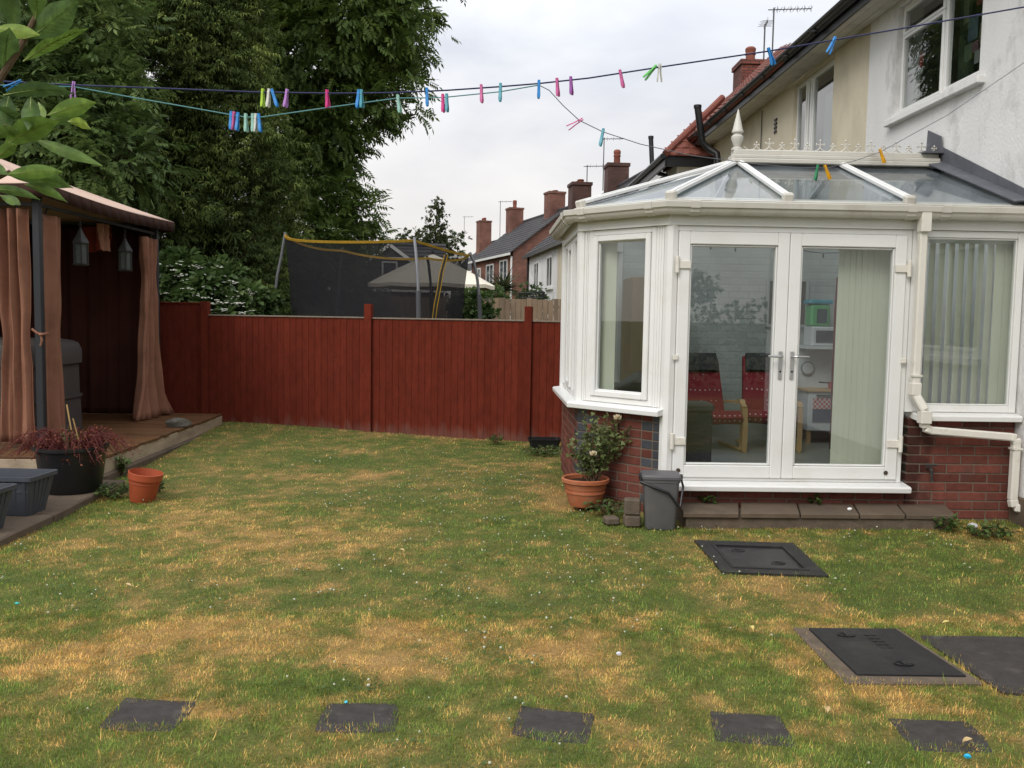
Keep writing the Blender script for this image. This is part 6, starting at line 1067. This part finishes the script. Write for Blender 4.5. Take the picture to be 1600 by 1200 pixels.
# ================================================================== GRASS
EXCL = [[(-.135+x, -.085+y), (0+x, -.075+y), (.14+x, -.09+y), (.125+x, .02+y), (.13+x, .10+y), (-.02+x, .108+y), (-.13+x, .095+y), (-.12+x, .0+y)] for x, y in ((-1.315, 3.375), (-.485, 3.365), (.27, 3.30), (1.045, 3.285), (1.775, 3.235))]+[[(1.52, 5.40), (2.11, 5.34), (2.17, 6.07), (1.53, 6.12)], [(1.62, 3.72), (2.18, 3.715), (2.15, 3.80), (2.12, 4.30), (1.68, 4.33), (1.63, 4.33)], [(2.26, 3.64), (3, 3.6), (3, 4.22), (2.24, 4.23)],
        [A, B, (1.5, 6.56), (3.6, 6.56), (3.6, 6.93), (4.3, 6.93), (4.3, 9.9), B2, A2], [(-9, 7.9), (-3.50, 7.9), (-3.50, 13), (-9, 13)], [(-9, 3), (-3.19, 3), (-3.28, 7.95), (-9, 7.95)]]
def inside(x, y, P):
    c = np.zeros(len(x), bool); j = len(P)-1
    for i in range(len(P)):
        (xi, yi), (xj, yj) = P[i], P[j]; c ^= ((yi > y) != (yj > y)) & (x < (xj-xi)*(y-yi)/((yj-yi) or 1e-9)+xi); j = i
    return c
def blades(n, y0, y1, hw, wd, hmin, hmax):
    y = np.sqrt(rng.uniform(y0*y0, y1*y1, n)); x = rng.uniform(-1, 1, n)*hw*y+.03*y; k = np.ones(n, bool)
    for P in EXCL: k &= ~inside(x, y, P)
    k &= (y < FA.y+(x-FA.x)*(FD.y/FD.x)-.02) & (x < 4.25); x, y = x[k], y[k]; n = len(x); dr = dryness(x, y); lush = fbm(x, y, 2.3, 44)
    edge = np.zeros(n)
    for P in EXCL:
        p = np.array(P); cx_, cy_ = p.mean(0); ex = inside((x-cx_)/1.10+cx_, (y-cy_)/(1.12)+cy_, P); edge = np.maximum(edge, ex*.6)
    edge = np.maximum(edge, .9*np.exp(-np.abs(y-(FA.y+(x-FA.x)*(FD.y/FD.x)))/.10))
    h = (hmin+(hmax-hmin)*rng.random(n)**1.5)*(.45+.6*lush+.5*fbm(x, y, 13, 71, 2))*(1.12-.15*dr)*(1+.5*edge); az = 6.3*fbm(x, y, 9, 91, 2)*1.6+rng.normal(size=n)*1.1; lean = np.abs(rng.normal(size=n))*.55+.12+.12*dr; sel = rng.random(n) < .02; h[sel] *= 1.7; lean[sel] *= .6
    pd = np.clip((dr-.20)/.66, .05, .92); isdry = rng.random(n) < pd; t_ = np.clip(np.where(isdry, rng.uniform(.52, 1.0, n), rng.uniform(.0, .36, n)+.10*dr), 0, 1); lean = np.clip(np.where(isdry, lean+.12, lean), .05, 1.22); h = np.where(isdry, h*1.12, h)
    z = lawn_z(x, y)-.004; s = np.stack([-np.sin(az), np.cos(az)], 1)*(wd*rng.uniform(.6, 1.2, n))[:, None]/2; tipx = x+np.cos(az)*h*np.sin(lean); tipy = y+np.sin(az)*h*np.sin(lean)
    V = np.stack([np.stack([x-s[:, 0], y-s[:, 1], z], 1), np.stack([x+s[:, 0], y+s[:, 1], z], 1), np.stack([tipx, tipy, z+h*np.cos(lean)], 1)], 1)
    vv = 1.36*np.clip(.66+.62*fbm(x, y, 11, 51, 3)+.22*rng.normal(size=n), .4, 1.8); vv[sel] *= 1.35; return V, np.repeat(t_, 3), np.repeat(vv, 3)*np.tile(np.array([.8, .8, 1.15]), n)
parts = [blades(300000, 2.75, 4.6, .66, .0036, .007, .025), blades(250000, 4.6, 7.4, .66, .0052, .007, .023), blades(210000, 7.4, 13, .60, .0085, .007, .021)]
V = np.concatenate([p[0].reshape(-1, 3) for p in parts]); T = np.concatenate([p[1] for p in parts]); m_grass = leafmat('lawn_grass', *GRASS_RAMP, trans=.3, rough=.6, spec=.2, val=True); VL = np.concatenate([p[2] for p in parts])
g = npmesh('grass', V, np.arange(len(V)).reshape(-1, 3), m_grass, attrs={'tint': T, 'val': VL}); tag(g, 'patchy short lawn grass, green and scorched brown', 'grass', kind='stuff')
# clover: leaves and white heads
n = 1250; y = np.sqrt(rng.uniform(2.8**2, 10**2, n)); x = rng.uniform(-1, 1, n)*.6*y; q = fbm(x, y, 1.1, 77)+.35*np.exp(-(((x-.0)/1.0)**2+((y-6)/2.5)**2))-.45*dryness(x, y); k = q > .42
for P in EXCL: k &= ~inside(x, y, P)
k &= (x > -3.1) & (y < 10.8) & (x < 4.2); x, y = x[k], y[k]; cm = MB(); tv, tf = tpl(sum([leaf2((0, 0, 0), (math.cos(a), math.sin(a), .15), 1, 1.0, .1) for a in (0, 2.1, 4.2)], []))
NL = 14; lx = np.repeat(x, NL)+rng.normal(size=len(x)*NL)*.05; ly = np.repeat(y, NL)+rng.normal(size=len(x)*NL)*.06; ok = np.ones(len(lx), bool)
for P in EXCL: ok &= ~inside(lx, ly, P)
lx, ly = lx[ok], ly[ok]; dd = rng.normal(size=(len(lx), 3)); dd[:, 2] = rng.uniform(-.1, .3, len(lx)); V, F, tt = stamp(tv, tf, np.stack([lx, ly, lawn_z(lx, ly)+rng.uniform(.012, .03, len(lx))], 1), dd, rng.uniform(-.3, .3, len(lx)), rng.uniform(.006, .011, len(lx)), rng.random(len(lx)))
m_clover = leafmat('clover_leaf', (.045, .085, .02), (.07, .125, .03), (.11, .16, .05), .3, .5, .25); tag(npmesh('clover', V, F, m_clover, attrs={'tint': tt}), 'low clover leaves spread through the lawn', 'clover', kind='stuff')
for xx, yy in zip(x, y): s_ = random.uniform(.5, .95); cm.lathe([(.001, -.006*s_), (.0075*s_, -.001), (.0065*s_, .004*s_), (.001, .007*s_)], (xx+random.uniform(-.03, .03), yy, float(lawn_z(np.array(xx), np.array(yy)))+random.uniform(.022, .034)), 5, cap=False)
tag(cm.build('clover_flowers', mat('clover_white', (.50, .51, .40), .8, .1)), 'tiny white clover flower heads dotted over the lawn', 'clover', kind='stuff')
